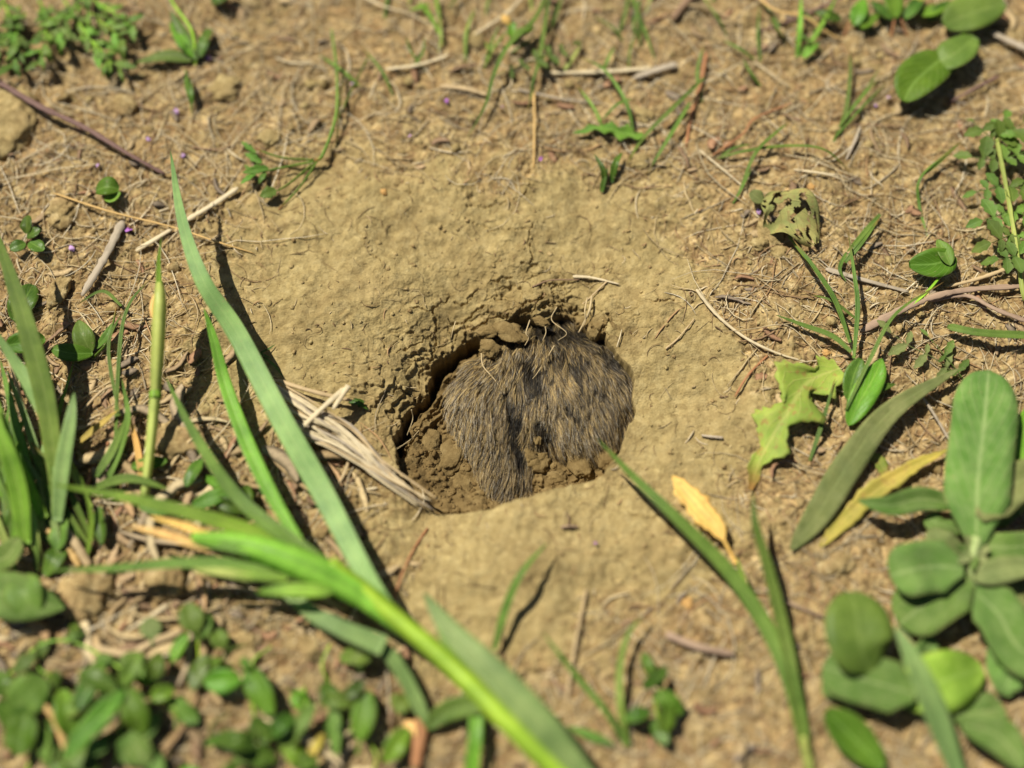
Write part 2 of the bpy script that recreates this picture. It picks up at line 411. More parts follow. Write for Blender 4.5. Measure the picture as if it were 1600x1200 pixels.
    me = big_mesh('fur', V.reshape(-1, 3)-BC, Fc, 4)
    # banded hairs: slate roots, tan to brown middle, some pale or black tips
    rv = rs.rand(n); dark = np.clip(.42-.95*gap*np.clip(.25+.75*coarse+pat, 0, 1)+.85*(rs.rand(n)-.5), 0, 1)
    tan = np.array([.62, .45, .20]); brown = np.array([.15, .095, .04]); grey = np.array([.28, .235, .165]); blk = np.array([.035, .032, .033]); pale = np.array([.78, .72, .60])
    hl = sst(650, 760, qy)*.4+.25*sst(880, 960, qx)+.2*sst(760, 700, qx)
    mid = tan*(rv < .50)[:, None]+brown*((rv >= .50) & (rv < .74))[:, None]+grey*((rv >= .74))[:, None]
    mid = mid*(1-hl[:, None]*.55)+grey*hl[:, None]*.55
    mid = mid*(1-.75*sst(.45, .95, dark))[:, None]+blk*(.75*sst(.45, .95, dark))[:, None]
    tip = mid*1.05; sheen = np.exp(-((qx-905)/45)**2-((qy-660)/28)**2)+.5*np.exp(-((qx-745)/25)**2-((qy-650)/45)**2)  # white sheen on the haunches painted in as more pale-tipped hairs
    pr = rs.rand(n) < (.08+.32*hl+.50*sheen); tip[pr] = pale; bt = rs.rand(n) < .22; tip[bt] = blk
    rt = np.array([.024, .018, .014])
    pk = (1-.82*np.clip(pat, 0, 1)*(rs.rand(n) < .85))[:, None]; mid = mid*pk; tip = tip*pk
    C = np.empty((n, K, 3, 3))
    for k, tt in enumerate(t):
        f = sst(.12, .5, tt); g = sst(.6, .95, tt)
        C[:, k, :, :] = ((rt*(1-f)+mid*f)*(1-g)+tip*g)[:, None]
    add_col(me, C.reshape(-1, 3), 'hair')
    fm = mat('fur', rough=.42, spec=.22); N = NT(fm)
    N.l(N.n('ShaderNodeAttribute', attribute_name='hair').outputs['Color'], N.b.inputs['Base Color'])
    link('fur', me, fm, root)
make_gopher()
# ------------------------------------------------------------------ leaf, blade, straw builders
def leaf_mat(name, c1, c2, vein=None, rough=.5, spec=.28, trans=.40, stripes=0, spots=None, bumpd=.00015, tipc=None):
    """c1..c2: blotchy body colour; vein: midrib colour; stripes: parallel veins; spots: dry blotches"""
    m = mat(name, rough=rough, spec=spec); N = NT(m)
    tc = N.n('ShaderNodeTexCoord'); uv = N.n('ShaderNodeSeparateXYZ'); N.l(tc.outputs['UV'], uv.inputs[0])
    oi = N.n('ShaderNodeObjectInfo')
    nz = N.noise(180, 4, .6, tc.outputs['Object']); n2 = N.noise(900, 2, .6, tc.outputs['Object'])
    col = N.mix(N.ramp(nz, [(.35, (0, 0, 0)), (.65, (1, 1, 1))]), c1, c2)
    au = N.mathn('ABSOLUTE', N.mathn('SUBTRACT', uv.outputs[0], .5))
    h = n2
    if stripes:
        sw = N.mathn('SINE', N.mathn('MULTIPLY', uv.outputs[0], 6.283*stripes))
        col = N.mix(N.mathn('MULTIPLY', N.mathn('ADD', sw, 1), .16), col, tuple(min(1, v*1.9) for v in c2))
        h = N.mathn('ADD', N.mathn('MULTIPLY', sw, .5), n2)
    elif vein is not None:
        v = N.mathn('SINE', N.mathn('MULTIPLY', N.mathn('ADD', uv.outputs[1], N.mathn('MULTIPLY', au, -.9)), 6.283*7))
        vv = N.ramp(v, [(.86, (0, 0, 0)), (1, (1, 1, 1))])
        col = N.mix(N.mathn('MULTIPLY', vv, .5), col, vein); h = N.mathn('SUBTRACT', n2, vv)
    if vein is not None:
        col = N.mix(N.ramp(au, [(.012, (.75, .75, .75)), (.05, (0, 0, 0))]), col, vein)
    if spots is not None:
        col = N.mix(N.ramp(N.noise(330, 3, .6, tc.outputs['Object']), [(.56, (0, 0, 0)), (.68, (.8, .8, .8))]), col, spots)
    if tipc is not None:
        col = N.mix(N.ramp(uv.outputs[1], [(.80, (0, 0, 0)), (.97, (1, 1, 1))]), col, tipc)
    hv = N.n('ShaderNodeHueSaturation'); N.l(col, hv.inputs['Color'])
    N.l(N.mathn('ADD', N.mathn('MULTIPLY', oi.outputs['Random'], .03), .485), hv.inputs['Hue'])
    N.l(N.mathn('ADD', N.mathn('MULTIPLY', oi.outputs['Random'], .35), .82), hv.inputs['Value'])
    col = N.mix(1.0, hv.outputs[0], (1.30, 1.22, .92), 'MULTIPLY')
    dn = N.noise(1300, 2, .5, tc.outputs['Object']); col = N.mix(N.ramp(dn, [(.66, (0, 0, 0)), (.72, (.55, .55, .55))]), col, (.36, .29, .15))
    ew = N.mathn('ADD', au, N.mathn('MULTIPLY', N.mathn('SUBTRACT', nz, .5), .10)); col = N.mix(N.ramp(ew, [(.465, (0, 0, 0)), (.50, (.45, .45, .45))]), col, (.30, .27, .10))
    big = N.ramp(N.noise(60, 3, .6, tc.outputs['Object']), [(.35, (.74, .78, .74)), (.65, (1.22, 1.16, 1.12))]); col = N.mix(1.0, col, big, 'MULTIPLY')
    N.l(col, N.b.inputs['Base Color'])
    b = N.n('ShaderNodeBump'); b.inputs['Strength'].default_value = .6; b.inputs['Distance'].default_value = bumpd
    N.l(h, b.inputs['Height']); N.l(b.outputs[0], N.b.inputs['Normal'])
    if trans:
        tr = N.n('ShaderNodeBsdfTranslucent'); tcol = N.mix(1.0, col, (1.15, 1.25, .5), 'MULTIPLY'); N.l(tcol, tr.inputs[0]); N.l(b.outputs[0], tr.inputs['Normal'])
        ms = N.n('ShaderNodeMixShader'); ms.inputs[0].default_value = trans
        out = N.t.nodes['Material Output']; N.l(N.b.outputs[0], ms.inputs[1]); N.l(tr.outputs[0], ms.inputs[2]); N.l(ms.outputs[0], out.inputs[0])
    return m
MT = {
 'grass': leaf_mat('grass_blade_green', (.115, .215, .052), (.165, .285, .078), (.24, .38, .13), stripes=9, rough=.45),
 'grassblue': leaf_mat('grass_blade_bluish', (.145, .250, .105), (.195, .310, .140), (.25, .37, .18), stripes=9, rough=.42, trans=.22),
 'grasslime': leaf_mat('grass_blade_bright', (.165, .330, .050), (.23, .42, .075), (.36, .55, .16), stripes=7, rough=.42),
 'stem': leaf_mat('grass_stem_bright', (.20, .40, .035), (.28, .50, .06), (.55, .68, .22), stripes=5, rough=.38, trans=.2),
 'stempale': leaf_mat('grass_stem_pale', (.26, .34, .11), (.33, .42, .15), (.42, .48, .2), stripes=5, rough=.45, trans=.2),
 'thin': leaf_mat('thin_blade_green', (.095, .180, .045), (.15, .24, .06), stripes=3, rough=.5, tipc=(.30, .20, .09)),
 'thinred': leaf_mat('thin_blade_reddening', (.14, .26, .06), (.20, .30, .08), stripes=3, tipc=(.32, .12, .07)),
 'clover': leaf_mat('clover_leaf_green', (.072, .175, .016), (.105, .225, .026), (.19, .36, .09), rough=.5, trans=.3),
 'clover2': leaf_mat('clover_leaf_paler', (.110, .205, .040), (.145, .25, .06), (.19, .30, .09), rough=.5, trans=.3),
 'chick': leaf_mat('small_leaf_green', (.045, .105, .018), (.090, .175, .030), (.15, .26, .06), rough=.4, trans=.3),
 'chicklime': leaf_mat('small_leaf_bright', (.13, .30, .035), (.18, .37, .05), (.25, .42, .1), rough=.4, trans=.4),
 'wool': leaf_mat('woolly_leaf', (.090, .180, .045), (.135, .225, .082), (.23, .32, .16), rough=.85, spec=.15, trans=.12, bumpd=.0003),
 'woollight': leaf_mat('woolly_leaf_lime', (.20, .33, .045), (.28, .42, .08), (.30, .44, .11), rough=.7, spec=.2, trans=.3),
 'greystem': leaf_mat('woolly_stem', (.20, .26, .13), (.26, .32, .18), stripes=4, rough=.9, spec=.1, trans=.1),
 'woolpale': leaf_mat('woolly_young_leaf', (.21, .28, .14), (.28, .34, .19), (.3, .36, .2), rough=.9, spec=.1, trans=.15, bumpd=.0003),
 'grey': leaf_mat('grey_green_leaf', (.150, .195, .085), (.20, .245, .125), (.22, .28, .14), rough=.8, spec=.15, trans=.15, bumpd=.0003),
 'fern': leaf_mat('feathery_leaf', (.085, .155, .035), (.125, .205, .055), (.14, .24, .09), rough=.6, trans=.25),
 'fernlight': leaf_mat('feathery_leaf_bright', (.10, .22, .035), (.15, .29, .05), (.2, .34, .09), rough=.6, trans=.25),
 'lobed': leaf_mat('lobed_leaf_yellowing', (.235, .345, .070), (.33, .41, .10), (.42, .46, .17), rough=.6, trans=.3, spots=(.34, .22, .09), tipc=(.34, .2, .08)),
 'yellow': leaf_mat('yellowed_leaf', (.34, .30, .075), (.44, .34, .11), (.5, .4, .16), rough=.6, trans=.25, spots=(.38, .26, .1)),
 'deadyellow': leaf_mat('dead_orange_leaf', (.50, .33, .12), (.60, .41, .17), (.66, .5, .27), rough=.6, trans=.25, stripes=4, spots=(.48, .3, .12)),
 'eaten': leaf_mat('eaten_leaf', (.24, .29, .13), (.34, .34, .15), (.36, .38, .18), rough=.8, trans=.1, spots=(.30, .22, .11), bumpd=.0004),
 'drybrown': leaf_mat('dry_brown_leaf', (.40, .25, .12), (.52, .36, .19), (.6, .44, .26), rough=.75, trans=.12, stripes=4, spots=(.25, .14, .07)),
}
def straw_mat(name, c1, c2, rough=.6):
    m = mat(name, rough=rough, spec=.3); N = NT(m); tc = N.n('ShaderNodeTexCoord')
    uv = N.n('ShaderNodeSeparateXYZ'); N.l(tc.outputs['UV'], uv.inputs[0])
    mp = N.n('ShaderNodeMapping'); mp.inputs['Scale'].default_value = (14, 1.5, 1); N.l(tc.outputs['UV'], mp.inputs['Vector'])
    f = N.noise(1.0, 4, .6, mp.outputs[0]); g = N.noise(260, 3, .6, tc.outputs['Object'])
    c = N.mix(N.ramp(f, [(.35, (0, 0, 0)), (.65, (1, 1, 1))]), c1, c2)
    c = N.mix(N.ramp(g, [(.5, (0, 0, 0)), (.8, (.5, .5, .5))]), c, tuple(v*.45 for v in c1)); N.l(c, N.b.inputs['Base Color'])
    b = N.n('ShaderNodeBump'); b.inputs['Distance'].default_value = .0001; N.l(f, b.inputs['Height']); N.l(b.outputs[0], N.b.inputs['Normal'])
    return m
ST = {'pale': straw_mat('straw_pale', (.55, .43, .25), (.74, .63, .42)), 'tan': straw_mat('straw_tan', (.44, .31, .16), (.60, .45, .25)),
      'orange': straw_mat('straw_orange', (.58, .36, .12), (.72, .48, .19)), 'brown': straw_mat('twig_brown', (.20, .12, .07), (.31, .20, .12), .8),
      'purple': straw_mat('twig_purplish', (.14, .075, .065), (.24, .145, .12), .75), 'grey': straw_mat('stalk_grey', (.36, .29, .21), (.50, .42, .31), .8),
      'pink': straw_mat('stalk_pinkish', (.30, .20, .14), (.44, .31, .21), .75), 'rust': straw_mat('rusty_stem', (.34, .14, .06), (.48, .24, .11), .75),
      'root': straw_mat('pale_root', (.46, .34, .17), (.66, .52, .30), .7)}

def spline(pts, n):
    pts = np.asarray(pts, float)
    if len(pts) == 2: t = np.linspace(0, 1, n)[:, None]; return pts[0]*(1-t)+pts[1]*t
    q = np.vstack([2*pts[0]-pts[1], pts, 2*pts[-1]-pts[-2]])
    seg = len(pts)-1; out = []
    for u in np.linspace(0, seg-1e-9, n):
        i = int(u); t = u-i; a, b, c, d = q[i:i+4]
        out.append(.5*((2*b)+(-a+c)*t+(2*a-5*b+4*c-d)*t*t+(-a+3*b-3*c+d)*t**3))
    return np.array(out)
def sm_mesh(name, V, faces, uvs, m, parent, off):
    me = bpy.data.meshes.new(name); me.from_pydata([tuple(v) for v in (np.asarray(V)-off)], [], faces)
    l = me.uv_layers.new(name='UVMap')
    vi = np.empty(len(me.loops), np.int32); me.loops.foreach_get('vertex_index', vi)
    l.data.foreach_set('uv', np.asarray(uvs, np.float32)[vi].ravel())
    me.polygons.foreach_set('use_smooth', np.ones(len(me.polygons), bool)); me.update()
    return link(name, me, m, parent)
def wid(shape, t):
    if shape == 'blade': return (.55+.45*np.sin(np.minimum(t/.4, 1)*np.pi/2))*(1-t**2.6)**.8+.01
    if shape == 'tipped': return (1-t**1.3)*.97+.02
    if shape == 'even': return np.minimum(1, (1-t)*9)**.5*np.minimum(1, t*9+.4)
    if shape == 'lance': return np.sin(np.pi*np.clip(t, 0, 1)**.8)**.8+.03
    if shape == 'oval': return np.clip(np.sin(np.pi*np.clip(t*.97+.015, 0, 1)), 0, 1)**.55
    if shape == 'round': return np.sqrt(np.clip(1-(2*t-1)**2, 0, 1))**.85+.01
    if shape == 'spoon': return .16*(1-t)+np.clip(np.sin(np.pi*np.clip((t-.22)/.78, 0, 1)), 0, 1)**.6*(t > .22)
    if shape == 'obl': return (np.minimum(1, t*3.2+.28)*np.sqrt(np.clip(1-np.clip((t-.72)/.28, 0, 1)**2, 0, 1)))+.005
    if shape == 'husk': return np.sin(np.pi*t**.7)**.6+.03
    if shape == 'lobedw': return np.minimum(1, t*2.5+.35)*(1-np.clip((t-.45)/.55, 0, 1)*.93)
    return np.ones_like(t)
RNG = np.random.RandomState(11)
def strip(pts, wpx, shape='blade', m='grass', parent=None, name='leaf', off=None, fold=.25, cup=0., roll=0., n=None, lobes=None, wave=.04, world=False, twist=0., thick=.00010, holes=None, nu=7):
    """a leaf or blade along picture points (x, y, height in mm); real thickness, folded on its midrib"""
    off = np.zeros(3) if off is None else np.asarray(off)
    pts = np.asarray(pts, float)
    n = n or (34 if lobes else max(14, min(40, 8*len(pts))))
    base = pts if world else onG(pts[:, 0], pts[:, 1], pts[:, 2]*MM)
    c = spline(base, n); t = np.linspace(0, 1, n)
    tg = np.gradient(c, axis=0); tg /= np.linalg.norm(tg, axis=1)[:, None]+1e-12
    up = np.array([0, 0, 1.]); side = np.cross(tg, up); side /= np.linalg.norm(side, axis=1)[:, None]+1e-9
    nr = np.cross(side, tg)
    ra = math.radians(roll)+math.radians(twist)*t
    s2 = side*np.cos(ra)[:, None]+nr*np.sin(ra)[:, None]; n2 = nr*np.cos(ra)[:, None]-side*np.sin(ra)[:, None]
    hw = wid(shape, t)*wpx*U/2*(np.linalg.norm(c-CAMP, axis=1)/.43)*(.74 if shape in ('blade', 'tipped', 'even') else .92)
    us = np.linspace(-1, 1, nu); ph = RNG.rand()*6
    tooth = 1+(RNG.uniform(-.16, .16, (n, 2)) if lobes else np.zeros((n, 2)))
    V = []; UV = []
    for k in (0, 1):
        for i in range(n):
            L = 1.0
            for j, u in enumerate(us):
                if lobes:
                    ampl, cnt, sh = lobes; q = (t[i]*cnt+(.5*sh if u > 0 else 0)) % 1
                    L = 1-ampl*(abs(2*q-1)**.8)*min(1, abs(u)*1.6) if t[i] > .12 and t[i] < .93 else .75
                x = u*hw[i]*L*(1+(tooth[i, int(u > 0)]-1)*abs(u)**3)
                zz = fold*abs(x)-cup*x*x/max(hw[i], 1e-6)*1.0+wave*hw[i]*math.sin(ph+t[i]*9+u*2)*abs(u)
                V.append(c[i]+s2[i]*x+n2[i]*(zz-k*thick)); UV.append((.5+u/2, t[i]))
    nu = len(us); m0 = n*nu; F = []
    for i in range(n-1):
        for j in range(nu-1):
            a = i*nu+j
            if holes is not None and perlin(np.array([us[j]*1.0+holes]), np.array([t[i]*2.2]), .33, 17)[0] > .17 and 1 < j < nu-3: continue
            F.append((a, a+nu, a+nu+1, a+1)); F.append((m0+a, m0+a+1, m0+a+nu+1, m0+a+nu))
        for j, sgn in ((0, 1), (nu-1, -1)):
            a = i*nu+j; f = (a, m0+a, m0+a+nu, a+nu); F.append(f if sgn > 0 else f[::-1])
    for i, sgn in ((0, -1), (n-1, 1)):
        for j in range(nu-1):
            a = i*nu+j; f = (a, m0+a, m0+a+1, a+1); F.append(f if sgn < 0 else f[::-1])
    return sm_mesh(name, V, F, UV, MT.get(m) or ST.get(m), parent, off)
def tube_arrays(c, rad, k=7, flat=1.0):
    c = np.asarray(c); n = len(c); tg = np.gradient(c, axis=0); tg /= np.linalg.norm(tg, axis=1)[:, None]+1e-12
    ref = np.array([0, 0, 1.]) if abs(tg[:, 2]).mean() < .8 else np.array([1., 0, 0])
    s = np.cross(tg, ref); s /= np.linalg.norm(s, axis=1)[:, None]+1e-9; u = np.cross(s, tg)
    th = np.arange(k)/k*2*np.pi
    V = (c[:, None]+rad[:, None, None]*(s[:, None]*np.cos(th)[None, :, None]+u[:, None]*np.sin(th)[None, :, None]*flat)).reshape(-1, 3)
    F = [(i*k+j, i*k+(j+1) % k, (i+1)*k+(j+1) % k, (i+1)*k+j) for i in range(n-1) for j in range(k)]
    F.append(tuple(range(k))[::-1]); F.append(tuple((n-1)*k+j for j in range(k)))
    UV = [(j/k, i/(n-1)) for i in range(n) for j in range(k)]
    return V, F, UV
def tube(pts, w0, w1=None, m='tan', parent=None, name='stem', off=None, n=None, k=7, flat=1., world=False, bumps=.06, mid=None):
    off = np.zeros(3) if off is None else np.asarray(off); pts = np.asarray(pts, float)
    w1 = w0 if w1 is None else w1; n = n or max(10, min(40, 8*len(pts)))
    base = pts if world else onG(pts[:, 0], pts[:, 1], pts[:, 2]*MM)
    c = spline(base, n); t = np.linspace(0, 1, n)
    w = w0*(1-t)+w1*t
    if mid: w = w+(mid-(w0+w1)/2)*np.sin(np.pi*t)
    r = w*U/2*(1+bumps*RNG.randn(n))*(.8 if w0 < 25 else .9)
    if w0 >= 5 and not bumps < .03: r[0] *= .45; r[-1] *= .45; r[1] *= .85; r[-2] *= .85
    V, F, UV = tube_arrays(c, r, k, flat)
    return sm_mesh(name, V, F, UV, (MT.get(m) if m in ('greystem',) else ST.get(m) or MT.get(m)), parent, off)
def thing(name, label, cat, px, py, group=None):
    p = onG([px], [py], 0)[0]; o = link(name, None); o.location = p
    tag(o, label, cat, group); return o, p
def single(o, label, cat, group=None):
    """recentre a one-mesh thing on its own middle"""
    me = o.data; n = len(me.vertices); co = np.empty(n*3, np.float32); me.vertices.foreach_get('co', co); co = co.reshape(-1, 3)
    c = (co.min(0)+co.max(0))/2; c[2] = co[:, 2].min(); me.vertices.foreach_set('co', (co-c).ravel()); me.update()
    o.location = c; return tag(o, label, cat, group)
def straw(pts, w0, w1, m, label, cat='straw', name='straw', group='dry straws lying on the soil', **k):
    return single(tube(pts, w0, w1, m, name=name, **k), label, cat, group)

def pinnate(parts, root, off, m, ll=16, lw=7, npair=6, name='leaf', shape='oval', stalk=2.2, sweep=.35):
    """one feathery leaf: a rachis with paired leaflets in one mesh"""
    pts = np.asarray(parts, float); base = onG(pts[:, 0], pts[:, 1], pts[:, 2]*MM); c = spline(base, 24)
    V, F, UV = tube_arrays(c, np.linspace(stalk, stalk*.5, 24)*U/2, 5); V = list(V); F = list(F)
    tg = np.gradient(c, axis=0); tg /= np.linalg.norm(tg, axis=1)[:, None]
    for q in range(npair+1):
        f = .18+.82*q/npair; i = min(23, int(f*23)); T = tg[i]; S = np.cross(T, [0, 0, 1.]); S /= np.linalg.norm(S)+1e-9
        for sg in ((1, -1) if q < npair else (0,)):
            sz = (1-.35*abs(f-.55))*(.6+.75*RNG.rand())
            d = S*sg+T*(sweep+.25*RNG.randn()) if sg else T; d = d/np.linalg.norm(d); d = d+np.array([0, 0, .15*RNG.randn()+.08])
            e = np.cross(d, [0, 0, 1.]); e /= np.linalg.norm(e)
            tt = np.linspace(0, 1, 7); ww = wid(shape, tt)*lw*U/2*sz; b0 = len(V)
            for a, tv in enumerate(tt):
                for u in (-1, -.4, .4, 1):
                    V.append(c[i]+d*tv*ll*U*sz+e*u*ww[a]*(1-.25*(a % 2)*(abs(u) == 1))+np.array([0, 0, (.35*abs(u)*ww[a]-.12*tv*tv*ll*U)])); UV.append((.5+u/2, tv))
            for a in range(6):
                for u in range(3):
                    x = b0+a*4+u; F.append((x, x+1, x+5, x+4))
    return sm_mesh(name, V, F, UV, MT[m], root, off)
def rnd_leafmesh(name, px, py, h, lpx, wpx, ang, m, parent, off, shape='oval', droop=0., roll=None, **k):
    """leaf from its base point, picture angle in degrees (0 = right, 90 = up)"""
    a = math.radians(ang); dx, dy = math.cos(a)*lpx, -math.sin(a)*lpx
    pts = [(px, py, h), (px+dx*.5, py+dy*.5, h+.8+droop*.3), (px+dx, py+dy, max(.6, h+.4-droop))]
    return strip(pts, wpx, shape, m, parent, 'leaf', off, roll=RNG.uniform(-22, 22) if roll is None else roll, fold=k.pop('fold', .2), **k)
#DATA
# ------------------------------------------------------------------ the big grass plant across the lower left
g, o = thing('grass_plant', 'large bright green grass plant with a thick stem arching across the lower left', 'grass', 900, 1230)
tube([(905, 1235, 16), (800, 1135, 17), (700, 1035, 17), (600, 950, 17), (515, 880, 18)], 34, 26, 'stem', g, 'stem', o, flat=.8, bumps=.01, n=40, k=12)
tube([(640, 985, 16), (560, 925, 17), (470, 880, 18), (380, 850, 19), (300, 838, 20)], 30, 14, 'grasslime', g, 'leaf_sheath', o, flat=.7, bumps=.02, mid=46, k=12)
strip([(610, 955, 14), (570, 895, 13), (505, 770, 12), (440, 655, 13), (370, 520, 16), (318, 440, 19), (285, 345, 22), (266, 235, 24)], 52, 'blade', 'grassblue', g, 'leaf', o, fold=.16, roll=8, n=50)
strip([(470, 850, 15), (425, 775, 14), (385, 690, 11), (352, 600, 11), (334, 530, 13), (318, 480, 14)], 34, 'blade', 'grasslime', g, 'leaf', o, fold=.2, roll=-12)
strip([(540, 900, 16), (480, 862, 16), (375, 780, 13), (305, 680, 13), (258, 588, 14)], 32, 'blade', 'grass', g, 'leaf', o, fold=.25, roll=6)
strip([(540, 905, 17), (430, 845, 17), (320, 808, 19), (200, 778, 22), (78, 756, 24)], 34, 'blade', 'grasslime', g, 'leaf', o, fold=.2, roll=4)
strip([(520, 915, 16), (400, 885, 16), (290, 880, 16), (180, 888, 16), (70, 892, 14)], 27, 'blade', 'grass', g, 'leaf', o, fold=.3, roll=-8)
strip([(600, 1010, 14), (520, 975, 12), (455, 930, 10), (430, 900, 9)], 44, 'tipped', 'grassblue', g, 'leaf', o, fold=.25)
strip([(430, 905, 10), (500, 968, 10), (590, 1008, 11), (630, 1055, 9), (672, 1140, 4)], 32, 'even', 'grassblue', g, 'leaf', o, fold=.2, roll=14)
strip([(665, 1140, 4), (700, 1110, 7), (760, 1098, 10), (810, 1100, 12)], 36, 'lance', 'grass', g, 'leaf', o, fold=.3, roll=-14)
strip([(925, 1225, 17), (850, 1135, 18), (770, 1050, 19), (700, 980, 18), (661, 925, 16)], 68, 'blade', 'grassblue', g, 'leaf', o, fold=.18, roll=-6, n=40)
strip([(760, 1075, 15), (715, 1020, 15), (690, 970, 14), (676, 940, 12)], 30, 'lance', 'grass', g, 'leaf', o, fold=.3)
for a, b, c, d, w_, mm_ in ((330, 860, 205, 822, 15, 'drybrown'), (355, 848, 232, 806, 13, 'deadyellow'), (420, 868, 300, 848, 15, 'grass'), (450, 905, 310, 892, 18, 'grasslime'), (520, 925, 400, 925, 24, 'grasslime'), (400, 905, 300, 890, 14, 'stempale'), (470, 860, 380, 800, 16, 'grass')):
    strip([(a, b, 19), ((a+c)/2, (b+d)/2-3, 20), (c, d, 19)], w_, 'husk', mm_, g, 'bract', o, fold=.35)
# ------------------------------------------------------------------ tall grass on the left edge
g, o = thing('grass_plant', 'clump of broad grass blades fanning up along the left edge', 'grass', 85, 800)
for pts, w_, m_ in (([(95, 800, 5), (75, 640, 14), (48, 530, 22), (20, 440, 26), (-15, 340, 30)], 46, 'grass'),
                    ([(92, 810, 5), (88, 690, 10), (52, 610, 16), (20, 560, 19), (-20, 500, 22)], 34, 'grassblue'),
                    ([(70, 810, 6), (25, 720, 14), (-5, 640, 17), (-30, 560, 20)], 34, 'grasslime'),
                    ([(90, 815, 6), (98, 730, 12), (110, 660, 15), (116, 612, 16)], 34, 'grassblue'),
                    ([(85, 815, 5), (88, 700, 9), (75, 600, 12), (62, 545, 13)], 24, 'grass'),
                    ([(40, 850, 6), (30, 770, 14), (10, 700, 20), (-25, 620, 24)], 42, 'grasslime'),
                    ([(60, 800, 3), (40, 720, 6), (22, 650, 8), (0, 560, 9)], 24, 'grass')):
    strip(pts, w_, 'blade', m_, g, 'leaf', o, fold=.22, roll=RNG.uniform(-15, 15))
tube([(100, 800, 4), (50, 700, 5), (32, 620, 5), (12, 560, 5)], 9, 6, 'tan', g, 'dead_stem', o)
for k_ in range(34):
    bx = RNG.uniform(-20, 150); by = RNG.uniform(770, 900); ln = RNG.uniform(110, 240); an = math.radians(RNG.uniform(80, 135)); cx_, cy_ = math.cos(an), -math.sin(an)
    strip([(bx, by, 2), (bx+cx_*ln*.5+RNG.uniform(-8, 8), by+cy_*ln*.5, 6), (bx+cx_*ln+RNG.uniform(-25, 25), by+cy_*ln, RNG.uniform(3, 11))], RNG.uniform(9, 20), 'blade', ['grass', 'grasslime', 'thin', 'grassblue', 'stempale'][k_ % 5], g, 'leaf', o, fold=.25, roll=RNG.uniform(-25, 25))
g, o = thing('grass_plant', 'upright jointed pale green grass stem left of the long arching blade', 'grass', 228, 790)
tube([(226, 775, 3), (236, 690, 9), (243, 616, 14)], 17, 21, 'stempale', g, 'stem', o, bumps=.01)
tube([(243, 618, 14), (247, 540, 19), (250, 470, 23), (249, 440, 24)], 19, 13, 'stempale', g, 'stem', o, bumps=.01, mid=26)
tube([(243, 622, 14), (243, 612, 14.3)], 24, 24, 'grasslime', g, 'node', o, bumps=0)
strip([(249, 462, 23), (248, 410, 27), (252, 370, 29)], 14, 'tipped', 'grasslime', g, 'leaf', o)
strip([(240, 500, 22), (246, 470, 22), (252, 445, 22)], 20, 'lance', 'drybrown', g, 'leaf', o)
g, o = thing('grass_tuft', 'low tuft of small blades with one yellow tip left of the pale jointed stem', 'grass', 180, 760)
for pts, w_, m_ in (([(165, 760, 2), (188, 700, 4), (200, 650, 5), (190, 590, 5)], 17, 'grass'), ([(178, 770, 2), (186, 560, 7), (200, 480, 8), (238, 432, 9)], 9, 'thin'),
                    ([(125, 690, 4), (155, 665, 5), (185, 640, 5)], 15, 'yellow'), ([(186, 650, 4), (170, 540, 7), (196, 480, 8)], 8, 'thin'),
                    ([(225, 770, 2), (215, 700, 3), (204, 655, 4)], 15, 'deadyellow'), ([(190, 478, 6), (160, 455, 5), (120, 476, 3)], 8, 'thin'),
                    ([(150, 745, 3), (178, 700, 4), (195, 655, 4)], 20, 'grass'), ([(150, 760, 3), (205, 748, 6), (265, 765, 8)], 22, 'grass')):
    strip(pts, w_, 'blade', m_, g, 'leaf', o)
# ------------------------------------------------------------------ grass on the right of the hole
g, o = thing('grass_plant', 'green grass shoot right of the hole whose longest blade points at the animal', 'grass', 1240, 1085)
strip([(1262, 1190, 1), (1240, 1085, 5), (1200, 985, 9), (1140, 895, 11), (1060, 812, 13), (990, 745, 15), (932, 684, 17)], 34, 'blade', 'grass', g, 'leaf', o, fold=.25, roll=8, n=44)
strip([(1266, 1190, 1), (1244, 1085, 5), (1222, 980, 10), (1200, 890, 14), (1180, 820, 16), (1176, 768, 17)], 32, 'blade', 'grass', g, 'leaf', o, fold=.25, roll=-10)
strip([(1258, 1180, 1), (1236, 1082, 4), (1205, 1000, 6), (1170, 930, 8), (1150, 868, 9)], 26, 'blade', 'grasslime', g, 'leaf', o, fold=.3)
strip([(1150, 880, 6), (1120, 825, 6), (1085, 785, 6), (1050, 742, 5)], 46, 'spoon', 'deadyellow', g, 'dead_leaf', o, fold=.1, lobes=(.18, 3, 1))
tube([(1268, 1215, 0), (1262, 1185, 2), (1255, 1150, 4)], 20, 14, 'stempale', g, 'stem', o)
g, o = thing('grass_sprout', 'small forked grass sprout with one reddish tip below the hole', 'grass', 980, 1165)
strip([(982, 1165, 2), (970, 1110, 5), (969, 1040, 7), (985, 985, 8), (1018, 955, 6)], 16, 'blade', 'thinred', g, 'leaf', o)
strip([(978, 1165, 2), (945, 1110, 5), (905, 1062, 7), (872, 1020, 8), (848, 988, 8)], 14, 'blade', 'grass', g, 'leaf', o)
strip([(960, 1165, 2), (925, 1150, 2), (885, 1135, 2)], 16, 'lance', 'grass', g, 'leaf', o)
o1 = strip([(772, 1015, 3), (790, 950, 7), (815, 895, 9), (855, 848, 8)], 19, 'blade', 'grass', name='grass_sprout'); single(o1, 'single short green grass blade casting a curved shadow below the hole', 'grass')
